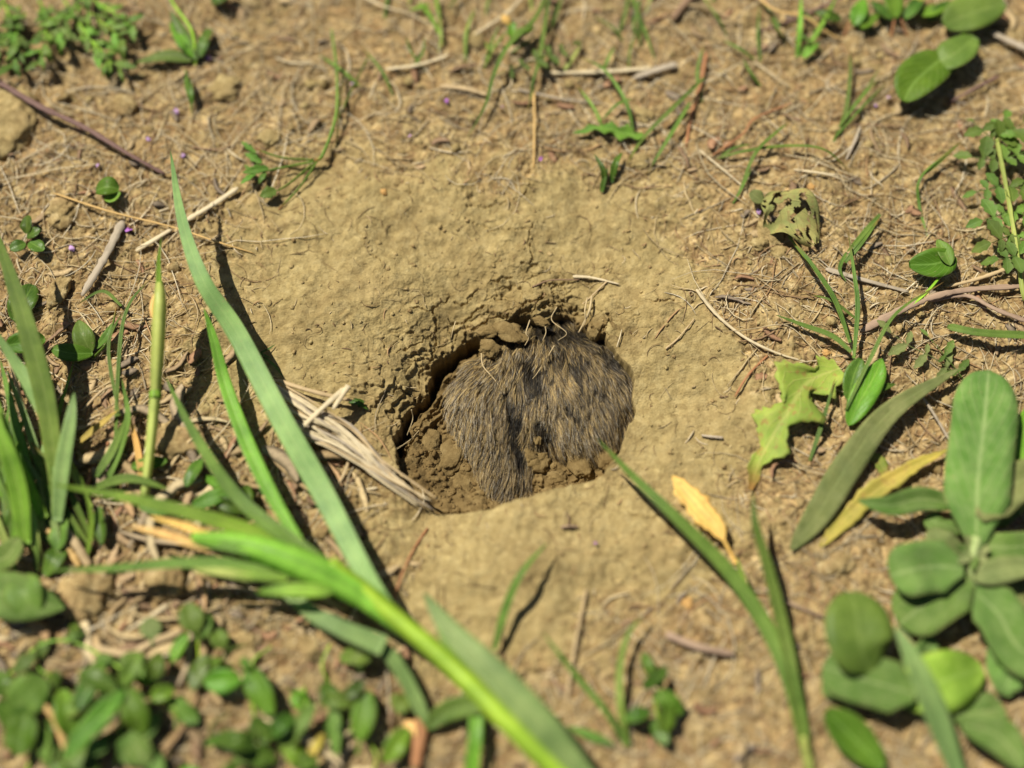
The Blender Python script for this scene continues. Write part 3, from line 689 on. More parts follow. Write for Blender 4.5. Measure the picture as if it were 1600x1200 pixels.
# ------------------------------------------------------------------ dandelion-like plant right of the hole
g, o = thing('weed_plant', 'weed with a pale yellow-green lobed leaf and thin green blades right of the hole', 'weed', 1330, 660)
strip([(1312, 575, 3), (1262, 598, 4), (1228, 648, 4), (1192, 710, 3), (1172, 765, 1.5)], 135, 'lobedw', 'lobed', g, 'leaf', o, fold=.12, lobes=(.78, 3.6, .8), wave=.16, n=60, nu=11)
strip([(1325, 665, 3), (1345, 625, 5), (1368, 585, 6), (1378, 560, 6)], 42, 'lance', 'chicklime', g, 'leaf', o)
strip([(1325, 625, 3), (1333, 590, 5), (1345, 560, 6)], 34, 'oval', 'chick', g, 'leaf', o)
strip([(1330, 640, 3), (1360, 612, 4), (1400, 600, 3)], 20, 'lance', 'chick', g, 'leaf', o)
for pts, w_, m_ in (([(1322, 640, 4), (1360, 560, 8), (1400, 490, 10), (1475, 440, 10)], 9, 'thin'), ([(1334, 560, 5), (1340, 480, 8), (1335, 430, 9), (1325, 360, 9)], 11, 'thin'),
                    ([(1330, 550, 5), (1300, 525, 5), (1255, 508, 4), (1212, 492, 3)], 13, 'grass'), ([(1328, 535, 5), (1305, 470, 8), (1270, 415, 9), (1240, 375, 9)], 12, 'thin'),
                    ([(1265, 720, 2), (1285, 660, 5), (1305, 590, 7)], 10, 'thin'), ([(1340, 500, 6), (1300, 470, 5), (1265, 460, 3)], 7, 'thin'),
                    ([(1320, 410, 4), (1345, 380, 6), (1375, 340, 6)], 13, 'thin')):
    strip(pts, w_, 'blade', m_, g, 'stalk_leaf', o)
o1 = strip([(1235, 860, 3), (1280, 800, 4), (1330, 720, 6), (1395, 640, 7), (1500, 575, 6)], 48, 'lance', 'grey', name='fallen_leaf', fold=.1, wave=.12); single(o1, 'long narrow grey-green leaf lying diagonally with a crisp shadow', 'leaf')
for pts, w_, m_, lb in (([(1280, 855, 1), (1330, 800, 3), (1400, 745, 4), (1485, 700, 3)], 38, 'yellow', 'yellowed withered leaf lying under the broad woolly plant'),
                    ([(1330, 700, 1), (1372, 722, 1.5), (1400, 770, 2)], 26, 'lobed', 'small yellow-green hooked leaf beside the long grey-green leaf')):
    single(strip(pts, w_, 'lance', m_, name='fallen_leaf', lobes=(.3, 3, 1), wave=.15), lb, 'leaf')
o1 = strip([(1480, 510, 4), (1530, 520, 6), (1620, 525, 7)], 17, 'even', 'grass', name='grass_sprout'); single(o1, 'flat green grass blade lying at the right edge under the feathery plant', 'grass')
g, o = thing('feathery_sprig', 'flattened grey-green feathery sprig between the weed and the right edge', 'weed', 1490, 585)
pinnate([(1500, 590, 2), (1460, 560, 3), (1420, 540, 3), (1392, 520, 3)], g, o, 'grey', ll=30, lw=14, npair=3)
pinnate([(1505, 592, 2), (1480, 560, 3), (1450, 525, 3)], g, o, 'fern', ll=26, lw=12, npair=2)
# ------------------------------------------------------------------ woolly plant, lower right
g, o = thing('woolly_plant', 'broad-leaved woolly grey-green plant in the lower right corner', 'weed', 1530, 900)
strip([(1525, 850, 9), (1528, 750, 14), (1538, 660, 15), (1545, 578, 13)], 104, 'obl', 'wool', g, 'leaf', o, fold=.1, cup=.1, roll=5, n=40)
strip([(1505, 888, 11), (1460, 885, 12.5), (1425, 890, 12), (1390, 900, 10)], 86, 'obl', 'wool', g, 'leaf', o, fold=.12, roll=4)
strip([(1515, 905, 8), (1475, 925, 8.5), (1440, 948, 7), (1405, 975, 4)], 92, 'obl', 'wool', g, 'leaf', o, fold=.1, roll=-14)
strip([(1360, 1050, 9), (1345, 1010, 13), (1338, 960, 14), (1330, 925, 11)], 112, 'oval', 'clover2', g, 'leaf', o, fold=.22, cup=.15)
strip([(1430, 1085, 10), (1380, 1070, 10), (1330, 1056, 8.5), (1285, 1040, 6)], 84, 'obl', 'wool', g, 'leaf', o, fold=.12)
strip([(1405, 1095, 5), (1445, 1075, 7), (1490, 1058, 7), (1535, 1045, 4)], 96, 'oval', 'woollight', g, 'leaf', o, fold=.1)
strip([(1520, 920, 9), (1560, 960, 9), (1590, 1010, 8), (1640, 1040, 6)], 84, 'obl', 'wool', g, 'leaf', o, fold=.15)
strip([(1520, 905, 10), (1570, 890, 12), (1650, 880, 12)], 42, 'lance', 'grey', g, 'leaf', o, fold=.15)
strip([(1530, 850, 8), (1570, 855, 9), (1640, 850, 8)], 46, 'obl', 'wool', g, 'leaf', o, fold=.15)
strip([(1500, 790, 8), (1440, 780, 10), (1390, 790, 11), (1340, 782, 10)], 40, 'lance', 'wool', g, 'leaf', o, fold=.3, roll=12)
strip([(1530, 810, 12), (1580, 760, 13), (1640, 735, 12)], 62, 'obl', 'grey', g, 'leaf', o, fold=.15)
strip([(1510, 870, 8), (1475, 850, 9), (1455, 825, 8)], 50, 'oval', 'grey', g, 'leaf', o, fold=.1)
strip([(1560, 780, 6), (1590, 700, 8), (1620, 620, 7)], 48, 'lance', 'chicklime', g, 'leaf', o, fold=.1)
for a_, b_, l_, w_, an_, m_, h_ in ((1500, 900, 70, 44, 150, 'wool', 6), (1490, 880, 60, 36, 205, 'grey', 5), (1540, 930, 90, 50, -60, 'wool', 5), (1550, 880, 80, 40, 20, 'wool', 7), (1545, 820, 70, 38, 40, 'wool', 6), (1500, 830, 60, 34, 160, 'wool', 5), (1460, 1000, 70, 44, 230, 'wool', 4), (1560, 1000, 90, 50, -80, 'wool', 4), (1380, 990, 60, 40, 120, 'grey', 4), (1350, 1090, 70, 44, 160, 'wool', 4), (1590, 960, 60, 40, 100, 'grey', 4), (1490, 1120, 80, 54, 10, 'wool', 5), (1570, 1080, 70, 46, 70, 'wool', 4)):
    rnd_leafmesh('leaf', a_, b_, h_, l_, w_, an_, m_, g, o, 'obl', wave=.3, cup=.1)
strip([(1500, 1220, 6), (1455, 1100, 14), (1425, 1030, 17), (1398, 975, 17)], 52, 'blade', 'grassblue', g, 'leaf', o, fold=.3)
tube([(1535, 960, 2), (1530, 920, 6), (1518, 880, 9), (1526, 840, 10)], 22, 24, 'greystem', g, 'stem', o, bumps=.02, k=12)
for a_ in range(7): rnd_leafmesh('leaf', 1520, 862, 11, 30, 17, a_*52+10, 'wool' if a_ % 2 else 'woolpale', g, o, 'lance', droop=-1)
strip([(1600, 1200, 6), (1560, 1150, 8), (1500, 1130, 8)], 60, 'oval', 'wool', g, 'leaf', o)
strip([(1380, 1200, 4), (1330, 1150, 7), (1290, 1110, 7)], 62, 'oval', 'clover', g, 'leaf', o)
# ------------------------------------------------------------------ clovers and leaves, upper right
g, o = thing('clover', 'bright clover with three round leaves near the top right corner', 'clover', 1500, 60)
strip([(1478, 88, 6), (1455, 105, 7.5), (1428, 130, 8), (1412, 158, 7)], 72, 'oval', 'clover', g, 'leaf', o, fold=.22, roll=-6)
strip([(1455, 102, 6), (1490, 85, 7), (1524, 58, 6.5)], 56, 'oval', 'clover2', g, 'leaf', o, fold=.15, roll=8)
strip([(1475, 40, 6), (1515, 22, 8), (1570, 5, 8)], 66, 'oval', 'clover2', g, 'leaf', o, fold=.15)
tube([(1470, 115, 1), (1500, 60, 5), (1540, 20, 6), (1580, -20, 4)], 7, 6, 'stem', g, 'stem', o)
strip([(1472, 108, 2), (1480, 112, 2.5), (1492, 108, 2)], 13, 'oval', 'clover', g, 'leaf', o)
g, o = thing('clover', 'folded dark clover leaf on a long stalk above the grey feathery sprig', 'clover', 1460, 440)
strip([(1492, 400, 6), (1462, 412, 7), (1420, 414, 6)], 50, 'oval', 'clover', g, 'leaf', o, fold=.35, roll=10)
strip([(1485, 415, 7), (1475, 392, 8), (1464, 374, 7)], 26, 'lance', 'clover2', g, 'leaf', o, fold=.3)
tube([(1488, 408, 6), (1450, 455, 5), (1410, 490, 3)], 6, 6, 'stem', g, 'stem', o)
g, o = thing('weed_plant', 'young bushy weed with upright bright leaves at the top edge right of centre', 'weed', 1400, 20)
for px, py, l, w_, an, m_ in ((1335, 40, 46, 26, 70, 'chicklime'), (1315, 30, 44, 20, 165, 'chick'), (1345, 45, 40, 16, 40, 'chicklime'), (1400, 28, 60, 30, 100, 'chicklime'), (1415, 30, 52, 22, 55, 'chick'), (1438, 24, 46, 20, 20, 'chicklime'), (1450, 30, 46, 20, 40, 'chick'), (1395, 30, 46, 20, 140, 'chick'), (1430, 20, 40, 18, 80, 'yellow')):
    rnd_leafmesh('leaf', px, py, 4, l, w_, an, m_, g, o, 'lance')
for x0, x1 in ((1398, 1392), (1408, 1418), (1330, 1318)): tube([(x1, 58, 0), (x0, 30, 4)], 6, 5, 'rust', g, 'stem', o)
g, o = thing('feathery_plant', 'feathery-leaved plant with a pale stem running down the right edge', 'weed', 1590, 430)
tube([(1555, 205, 7), (1570, 280, 9), (1584, 360, 9), (1600, 470, 6)], 9, 10, 'stempale', g, 'stem', o)
for i, (sx, sy, ex, ey) in enumerate(((1556, 222, 1520, 190), (1556, 222, 1600, 190), (1560, 250, 1518, 245), (1562, 250, 1610, 235), (1566, 290, 1525, 300), (1570, 290, 1615, 300), (1576, 330, 1535, 345), (1580, 330, 1620, 340), (1584, 365, 1548, 380), (1586, 365, 1622, 385), (1590, 400, 1560, 405), (1556, 215, 1570, 185))):
    pinnate([(sx, sy, 8), ((sx+ex)/2, (sy+ey)/2, 9.5), (ex, ey, 8)], g, o, 'clover2' if i % 2 else 'fern', ll=31, lw=22, npair=2)
# eaten leaf and its petiole
g, o = thing('eaten_leaf', 'withered curled leaf riddled with holes right above the hole\'s right side', 'leaf', 1235, 345)
strip([(1192, 312, 3), (1215, 318, 5), (1248, 342, 7), (1274, 382, 4)], 92, 'oval', 'eaten', g, 'leaf', o, holes=.37, nu=25, n=50, wave=.42, cup=.35)
strip([(1192, 316, 3), (1182, 308, 4), (1172, 300, 4)], 26, 'oval', 'grey', g, 'leaf', o)
tube([(1232, 368, 3), (1250, 392, 4), (1275, 425, 5)], 6, 6, 'thin', g, 'stalk', o)
# ------------------------------------------------------------------ feathery growth, top left
g, o = thing('feathery_plant', 'dense bed of feathery green leaves in the top left corner', 'weed', 80, 30)
k_ = 0
for sx, sy, ex, ey in ((30, 10, 20, 100), (60, 0, 100, 62), (80, 10, 62, 95), (100, 0, 165, 98), (130, 10, 190, 60), (140, -5, 205, 38), (40, 20, -15, 75), (120, 40, 185, 105), (150, -25, 95, 35), (0, -10, 30, 62)):
    tube([(sx, sy, 2), ((sx+ex)/2, (sy+ey)/2, 6), (ex, ey, 4)], 4, 3, 'stem', g, 'stem', o)
    for q_ in range(9):
        f_ = .15+.85*q_/8; a_ = math.degrees(math.atan2(-(ey-sy), ex-sx)); sd_ = 1 if q_ % 2 else -1
        rnd_leafmesh('leaf', sx+(ex-sx)*f_, sy+(ey-sy)*f_, 4+2*f_, RNG.uniform(18, 38), RNG.uniform(9, 19), a_+sd_*RNG.uniform(15, 60), ['fernlight', 'fern', 'clover2'][k_ % 3], g, o, 'lance', lobes=(.45, 3, .5), droop=RNG.uniform(-1, 3), n=12, thick=.0001)
        k_ += 1
g, o = thing('weed_plant', 'dark green pointed-leaf weed standing at the top left of centre', 'weed', 308, 100)
for px, py, l, w_, an, m_ in ((308, 95, 90, 20, 118, 'chick'), (306, 92, 70, 24, 125, 'chicklime'), (312, 90, 48, 20, 75, 'chick'), (300, 85, 34, 18, 140, 'chick'), (316, 70, 30, 16, 60, 'chick')):
    rnd_leafmesh('leaf', px, py, 3, l, w_, an, m_, g, o, 'lance')
tube([(306, 105, 0), (300, 50, 5), (270, 5, 7), (262, -20, 7)], 7, 6, 'stem', g, 'stem', o)
strip([(300, 95, 2), (262, 88, 4), (212, 98, 3)], 22, 'lance', 'clover2', g, 'leaf', o)
g, o = thing('seedling', 'dark narrow seedling stalk with a drooping bud beside the dark green weed', 'seedling', 300, 190)
tube([(290, 110, 5), (296, 140, 5), (301, 188, .5)], 4, 4, 'thin', g, 'stem', o)
strip([(291, 118, 5), (297, 145, 5), (300, 165, 3)], 12, 'husk', 'chick', g, 'bud', o)
for nm, pts, w_, lb in (('a', [(330, 5, 2), (345, -5, 4), (370, -12, 4)], 26, 'dark small leaf cut off by the top edge'),):
    single(strip(pts, w_, 'lance', 'chick', name='fallen_leaf'), lb, 'leaf')
# parsley-like sprig leaning down left, upper left of hole
g, o = thing('seedling', 'pale green sprig with a long curved stem lying above left of the hole', 'seedling', 500, 240)
tube([(518, 45, 6), (526, 110, 7), (525, 180, 6), (505, 240, 4), (492, 252, 3)], 5, 8, 'thinred', g, 'stem', o)
for pts in ([(492, 252, 3), (440, 262, 4), (392, 272, 3)], [(492, 250, 3), (440, 246, 4), (398, 232, 3)], [(490, 255, 3), (450, 288, 3), (425, 302, 2)], [(500, 245, 3), (470, 290, 2), (435, 328, .6)]):
    tube(pts, 5, 4, 'thinred', g, 'stalk', o)
for px, py, l, w_, an in ((420, 262, 42, 18, 190), (410, 255, 32, 14, 150), (400, 240, 30, 12, 140), (400, 270, 30, 14, 215), (415, 268, 22, 12, 240), (432, 297, 28, 24, 200), (395, 272, 20, 10, 130)):
    rnd_leafmesh('leaf', px, py, 3, l, w_, an, 'fernlight' if l > 29 else 'clover2', g, o, 'lance', lobes=(.3, 3, .5))
tube([(535, 120, 4), (530, 180, 4), (524, 245, .5)], 4, 3, 'thin', g, 'stalk', o); tube([(575, 90, 4), (545, 150, 4), (528, 190, 3)], 4, 4, 'thin', g, 'stalk', o)
# ------------------------------------------------------------------ thin green grass, top centre
GB = 'thin green grass sprouts among the litter at the top'
def tuft(lb, px, py, blades, m='thin', name='grass_sprout', grp=None):
    g, o = thing(name, lb, 'grass', px, py, grp)
    for pts, w_ in blades: strip([(x, y, h) for x, y, h in pts], w_, 'blade', m, g, 'leaf', o, fold=.3)
    return g, o
tuft('long green blade bending down from the top edge above the hole', 770, 130, [([(856, -15, 5), (835, 30, 7), (795, 70, 8), (772, 115, 7), (758, 165, 4), (730, 215, .5)], 11), ([(800, 70, 7), (812, 50, 7), (835, 40, 7)], 16)], 'grass')
tuft('twin thin green blades just right of the long bending blade at the top', 830, 140, [([(858, -10, 5), (848, 60, 6), (836, 120, 5), (822, 185, .6)], 9), ([(852, 85, 5), (838, 110, 5), (826, 150, 2)], 8), ([(880, -10, 4), (866, 30, 4), (850, 70, 3)], 7)])
tuft('thin green blades hanging in from the top edge at left of centre', 680, 40, [([(655, 5, 2), (672, 25, 4), (695, 70, 2)], 11), ([(680, -10, 4), (685, 20, 5), (690, 50, 2)], 9), ([(670, 8, 4), (655, 12, 3), (640, 16, 2)], 10)], 'grasslime')
tuft('thin green blades beside the flat straw at the top right of centre', 1000, 40, [([(985, -10, 4), (998, 30, 5), (1000, 75, 1)], 11), ([(990, -5, 4), (1008, 50, 4), (1025, 98, 1)], 7), ([(1000, 0, 4), (990, 40, 4), (1003, 70, 1)], 7)], 'grass')
tuft('forked olive grass sprout with crossing blades above the right of the hole', 980, 200, [([(990, 210, 3), (978, 160, 6), (945, 110, 7), (905, 88, 6)], 9), ([(985, 155, 5), (962, 165, 5), (935, 195, 2)], 7), ([(1100, 122, 6), (1050, 170, 6), (1003, 218, 3), (975, 265, 2)], 10), ([(1078, 160, 6), (1045, 215, 5), (1008, 275, .6)], 10)], 'thin')
tuft('small sprout with a split leafy tip standing at the upper right rim patch', 950, 290, [([(945, 295, 1), (942, 265, 4), (928, 240, 4)], 14), ([(955, 285, 1), (962, 255, 4), (972, 238, 4)], 16), ([(940, 300, 1), (944, 280, 3), (950, 262, 4)], 12)], 'chick', 'seedling')
g, o = thing('feathery_sprig', 'small curled feathery green leaf lying over the thin blades above the hole', 'weed', 870, 95)
pinnate([(775, 118, 2), (820, 100, 5), (860, 85, 6), (895, 70, 5)], g, o, 'fern', ll=22, lw=12, npair=5)
g, o = thing('lobed_sprig', 'small yellow-green lobed leaf on the soil above the hole\'s upper right', 'weed', 930, 205)
strip([(1010, 215, 2), (975, 208, 3), (940, 200, 3), (895, 208, 2)], 36, 'lance', 'fernlight', g, 'leaf', o, lobes=(.72, 4, .6), wave=.2)
g, o = thing('yellow_flower_bud', 'yellow-green ragged bud near the top edge above the hole', 'bud', 800, 45)
strip([(800, 60, 4), (800, 45, 6), (795, 28, 6)], 20, 'lance', 'chicklime', g, 'leaf', o, lobes=(.4, 2, .5)); strip([(802, 55, 4), (820, 50, 5), (835, 44, 4)], 14, 'lance', 'chicklime', g, 'leaf', o); strip([(796, 40, 6), (790, 30, 7), (785, 22, 6)], 14, 'lance', 'deadyellow', g, 'petal', o)
tuft('arching thin green blades crossing a brown stem in the upper right', 1130, 240, [([(1120, 248, 1), (1165, 236, 4), (1230, 228, 5), (1290, 235, 5), (1338, 280, 1)], 8), ([(1155, 300, 1), (1180, 240, 5), (1215, 205, 5), (1235, 190, 4)], 8), ([(1145, 318, .6), (1160, 292, 2), (1178, 255, 3)], 6), ([(1125, 245, 1), (1150, 230, 3), (1178, 225, 3)], 6)])
tuft('fan of fine olive blades left of the bright three-leaved clover', 1310, 210, [([(1302, 222, .6), (1320, 180, 4), (1328, 120, 5), (1328, 70, 4)], 10), ([(1310, 200, 2), (1340, 160, 5), (1380, 115, 5)], 6), ([(1305, 215, 1), (1345, 170, 3), (1390, 125, 3)], 5), ([(1318, 182, 2), (1350, 145, 4), (1378, 100, 4)], 5)])
tuft('slender two-bladed sprout right of the eaten leaf', 1320, 430, [([(1375, 335, 3), (1345, 370, 4), (1322, 395, 3)], 12), ([(1322, 395, 2), (1312, 420, 3), (1322, 440, 1)], 9)], 'grass')
tuft('green stem and blade rising to the top edge beside the orange arched stem', 1250, 90, [([(1245, 90, 1), (1250, 40, 5), (1252, -10, 6)], 11), ([(1252, 88, 1), (1280, 45, 5), (1310, -10, 7)], 11), ([(1255, 90, 2), (1268, 78, 3), (1280, 66, 3)], 14)], 'grasslime')
tuft('thin dark blade hooked at the right of the eaten leaf', 1440, 340, [([(1450, 370, .6), (1436, 320, 2), (1440, 275, 4), (1500, 225, 5)], 7), ([(1440, 275, 3), (1470, 250, 5), (1505, 218, 5)], 10)])
tuft('tiny dark curled sprout on the left flank of the spoil', 420, 555, [([(378, 545, 1), (405, 552, 2), (425, 560, 1.5)], 6), ([(405, 552, 2), (420, 545, 2), (430, 538, 1)], 5), ([(412, 558, 1.5), (430, 572, 2), (443, 590, .6)], 6)], 'fern', 'seedling')
tuft('tiny green leaf tip poking from under the straw bundle', 565, 635, [([(545, 628, 1), (560, 630, 2.5), (575, 640, 1)], 12), ([(560, 636, 1), (566, 628, 2), (552, 622, 2)], 9)], 'chick', 'seedling')
# ------------------------------------------------------------------ round-leaved weeds
g, o = thing('weed_plant', 'loose mat of mixed small leaves and stems filling the lower left foreground', 'weed', 330, 1130)
for q_ in range(36):
    a_ = RNG.uniform(-10, 640); b_ = RNG.uniform(1010, 1205)
    if a_ > 380 and b_ < 1090: continue
    rnd_leafmesh('leaf', a_, b_, RNG.uniform(1.5, 5), RNG.uniform(28, 72), RNG.uniform(16, 38), RNG.uniform(0, 360), ['chick', 'clover', 'clover2', 'chicklime', 'wool', 'chick', 'thin'][q_ % 7], g, o, ['lance', 'spoon', 'oval', 'lance'][q_ % 4], wave=.2, droop=RNG.uniform(-1, 2.5), n=12, fold=RNG.uniform(.05, .5))
for q_ in range(16):
    a_ = RNG.uniform(0, 600); b_ = RNG.uniform(1040, 1200); an_ = RNG.uniform(0, 6.28)
    tube([(a_, b_, 1), (a_+30*math.cos(an_), b_+30*math.sin(an_), 3), (a_+60*math.cos(an_+.4), b_+60*math.sin(an_+.4), 2)], 4, 3, 'thin' if q_ % 2 else 'stem', g, 'stem', o)
g, o = thing('weed_plant', 'thin wisps of olive grass and small leaves scattered through the top edge litter', 'grass', 900, 60)
for q_ in range(34):
    a_ = RNG.uniform(560, 1300); b_ = RNG.uniform(-10, 250) if a_ > 880 else RNG.uniform(-10, 150); an_ = RNG.uniform(40, 150); l_ = RNG.uniform(30, 95); c_ = math.cos(math.radians(an_)); d_ = -math.sin(math.radians(an_))
    strip([(a_, b_, .6), (a_+c_*l_*.5+RNG.uniform(-6, 6), b_+d_*l_*.5, RNG.uniform(2, 5)), (a_+c_*l_+RNG.uniform(-12, 12), b_+d_*l_, RNG.uniform(.5, 4))], RNG.uniform(5, 9), 'blade', ['thin', 'thinred', 'grass', 'thin', 'stempale'][q_ % 5], g, 'leaf', o, fold=.3)
# round-leaved seedlings
g, o = thing('seedling', 'small round two-leaved seedling left of the white stalk at upper left', 'seedling', 168, 300)
strip([(150, 298, 4), (168, 292, 5), (186, 296, 4)], 34, 'oval', 'clover', g, 'leaf', o); strip([(165, 305, 3), (174, 310, 4), (188, 300, 4)], 18, 'oval', 'chicklime', g, 'leaf', o)
g, o = thing('seedling', 'small dark seedling with stacked round leaves at the left edge', 'seedling', 42, 370)
for a, b, l, w_, an in ((42, 365, 28, 24, 90), (40, 380, 26, 22, 200), (46, 378, 26, 24, -30), (42, 370, 24, 20, 30)): rnd_leafmesh('leaf', a, b, 4, l, w_, an, 'chick', g, o)
g, o = thing('weed_plant', 'two-leaved dark green weed right of the left edge grass clump', 'weed', 145, 550)
strip([(142, 552, 3), (130, 525, 5), (122, 500, 4)], 34, 'lance', 'clover2', g, 'leaf', o); strip([(145, 552, 3), (112, 552, 5), (82, 545, 4)], 32, 'oval', 'clover', g, 'leaf', o)
tube([(145, 560, 1), (170, 530, 4), (182, 480, 5)], 5, 4, 'thin', g, 'stem', o); strip([(150, 545, 3), (166, 525, 4), (175, 505, 4)], 14, 'lance', 'clover2', g, 'leaf', o)
strip([(60, 575, 3), (48, 590, 4), (40, 600, 4)], 30, 'oval', 'clover', g, 'leaf', o)
g, o = thing('weed_plant', 'large matte grey-green triangular leaf weed at the left edge', 'weed', 40, 950)
strip([(-40, 915, 8), (30, 935, 10), (100, 950, 9)], 74, 'lance', 'wool', g, 'leaf', o, fold=.1); strip([(30, 900, 8), (40, 930, 10), (60, 968, 8)], 60, 'lance', 'clover2', g, 'leaf', o)
strip([(-20, 880, 6), (10, 870, 8), (30, 840, 8)], 44, 'oval', 'wool', g, 'leaf', o)
def weed(lb, px, py, leaves, stems=()):
    g, o = thing('weed_plant', lb, 'weed', px, py)
    for q in leaves:
        a, b, l, w_, an = q[:5]; m_ = q[5] if len(q) > 5 else 'chick'; h_ = q[6] if len(q) > 6 else 5
        rnd_leafmesh('leaf', a, b, h_+RNG.uniform(-1, 2), l*RNG.uniform(1.0, 1.3), w_*RNG.uniform(.85, 1.15), an, m_, g, o, q[7] if len(q) > 7 else ['oval', 'spoon', 'lance', 'oval', 'spoon'][int(a*7+b) % 5], fold=RNG.uniform(.05, .45), wave=.12, droop=RNG.uniform(-1, 2.5))
    for s_ in stems: tube([(x, y, z) for x, y, z in s_], 5, 4, 'stem', g, 'stem', o)
weed('three-leaved round weed under the big grass stem at lower left', 310, 985, [(312, 1000, 52, 46, 110, 'clover2'), (305, 1000, 36, 34, 60, 'clover2'), (335, 985, 30, 30, -60, 'clover2'), (262, 1045, 56, 24, 60, 'chicklime', 4), (238, 1008, 44, 32, 95, 'grey', 4), (300, 1078, 50, 40, 70, 'chick', 4), (240, 1062, 34, 34, 80, 'chick', 4)], [[(315, 1060, 1), (310, 1020, 3), (310, 990, 5)]])
weed('two smooth bright oval leaves on the bare patch at lower left', 392, 1060, [(392, 1062, 62, 34, 182, 'chicklime'), (385, 1040, 80, 40, -62, 'clover'), (392, 1052, 22, 16, 120, 'clover')], [[(400, 1130, 1), (392, 1090, 3), (390, 1060, 5)]])
weed('mat of broad bright leaves in the lower left corner', 170, 1120, [(195, 1080, 120, 44, 228, 'clover', 9), (200, 1075, 74, 46, -72, 'clover', 8), (180, 1080, 60, 40, 150, 'chick', 8), (190, 1070, 50, 34, 60, 'clover2', 8), (120, 1110, 74, 38, 62, 'chick', 6), (110, 1150, 60, 34, 100, 'chicklime', 5), (60, 1150, 70, 50, 140, 'chick', 6), (20, 1110, 60, 60, 45, 'clover2', 6), (30, 1180, 60, 54, 80, 'clover', 6), (90, 1200, 60, 40, 30, 'clover2', 5), (10, 1090, 40, 34, 110, 'chick', 6), (235, 1090, 36, 26, 20, 'chicklime', 6), (150, 1180, 40, 30, 250, 'chick', 5)], [[(180, 1200, 1), (190, 1120, 5), (195, 1080, 8)], [(40, 1210, 1), (60, 1150, 5)]])
weed('grey-green round leaves cut off by the bottom edge left of centre', 215, 1180, [(190, 1190, 50, 50, 60, 'wool'), (230, 1195, 46, 44, 120, 'wool'), (215, 1160, 44, 40, 60, 'wool'), (170, 1160, 30, 30, 200, 'wool')])
weed('small-leaved weed at the bottom edge below the bright oval leaves', 400, 1150, [(420, 1160, 44, 34, 120), (400, 1165, 50, 34, 170), (395, 1150, 44, 30, 200), (420, 1150, 44, 30, 40), (430, 1190, 44, 38, 160), (370, 1190, 34, 26, 230), (440, 1170, 50, 36, 60, 'clover2'), (455, 1195, 40, 30, 10), (480, 1190, 44, 18, 60, 'yellow'), (460, 1150, 50, 22, 60, 'clover2')], [[(410, 1210, 1), (415, 1150, 4)]])
weed('pair of oval leaves against a thin green stalk at the bottom', 520, 1090, [(500, 1095, 48, 34, 0, 'clover2'), (520, 1100, 34, 30, 110), (540, 1090, 34, 24, 40), (525, 1180, 90, 26, 92, 'grass', 6), (558, 1180, 92, 46, 80, 'clover', 7), (530, 1030, 50, 36, 10, 'clover2'), (580, 1020, 34, 34, 200, 'clover2'), (565, 1050, 50, 22, 100, 'chick'), (600, 1190, 60, 32, 55, 'chicklime', 4), (640, 1170, 40, 30, 90, 'drybrown', 2)], [[(530, 1190, 1), (528, 1130, 4), (525, 1095, 5)]])
o1 = strip([(735, 1215, 6), (742, 1160, 8), (745, 1105, 8)], 30, 'even', 'chicklime', name='grass_sprout'); single(o1, 'short wide bright blade standing under the big stem at the bottom edge', 'grass')
o1 = strip([(850, 1200, 5), (825, 1160, 6), (805, 1110, 6)], 22, 'blade', 'grass', name='grass_sprout'); single(o1, 'short green blade tucked between the big stem and the bottom edge', 'grass')
weed('curled glossy small-leaved seedling at the bottom right of the grass stem', 1020, 1095, [(1020, 1060, 34, 22, 110), (1005, 1075, 40, 26, 40), (1025, 1080, 46, 36, -40, 'clover'), (1015, 1110, 40, 30, 200), (1045, 1095, 44, 32, -100, 'clover'), (1020, 1125, 34, 24, -60)], [[(1030, 1140, 1), (1022, 1090, 4)]])
weed('leafy shoots under the left end of the big grass plant', 330, 800, [(300, 790, 60, 30, 20, 'clover', 5), (330, 780, 50, 26, -20, 'chick', 5), (345, 800, 56, 28, 30, 'chicklime', 4), (290, 760, 44, 24, 60, 'chick', 3), (380, 800, 40, 22, 80, 'clover', 4), (270, 800, 44, 20, 170, 'clover2', 4), (205, 730, 44, 26, 10, 'clover', 2), (320, 745, 40, 20, -30, 'clover', 3)])
weed('shaded dark leaves behind the left edge grass blades', 60, 870, [(50, 860, 70, 40, 100, 'clover2', 3), (90, 860, 50, 34, 80, 'clover2', 4), (70, 900, 60, 40, 60, 'chick', 3), (20, 830, 60, 40, 70, 'chick', 3), (160, 850, 50, 26, 95, 'chick', 2), (20, 500, 60, 46, 60, 'chick', 3), (10, 540, 60, 40, 10, 'clover', 3), (40, 610, 50, 36, 70, 'clover', 2)])
weed('sprawling thin-stemmed weed over the brown litter at lower left', 110, 1010, [(100, 1000, 34, 18, 20, 'fern', 3), (120, 1005, 30, 18, 100, 'chick', 3), (60, 1030, 40, 20, 70, 'fern', 3), (20, 1050, 40, 24, 40, 'fern', 3), (150, 1025, 34, 18, -20, 'fern', 3), (185, 1035, 34, 20, 20, 'fern', 3)], [[(-10, 1080, 2), (60, 1010, 4), (120, 1005, 4), (190, 1045, 4), (240, 1070, 3)]])
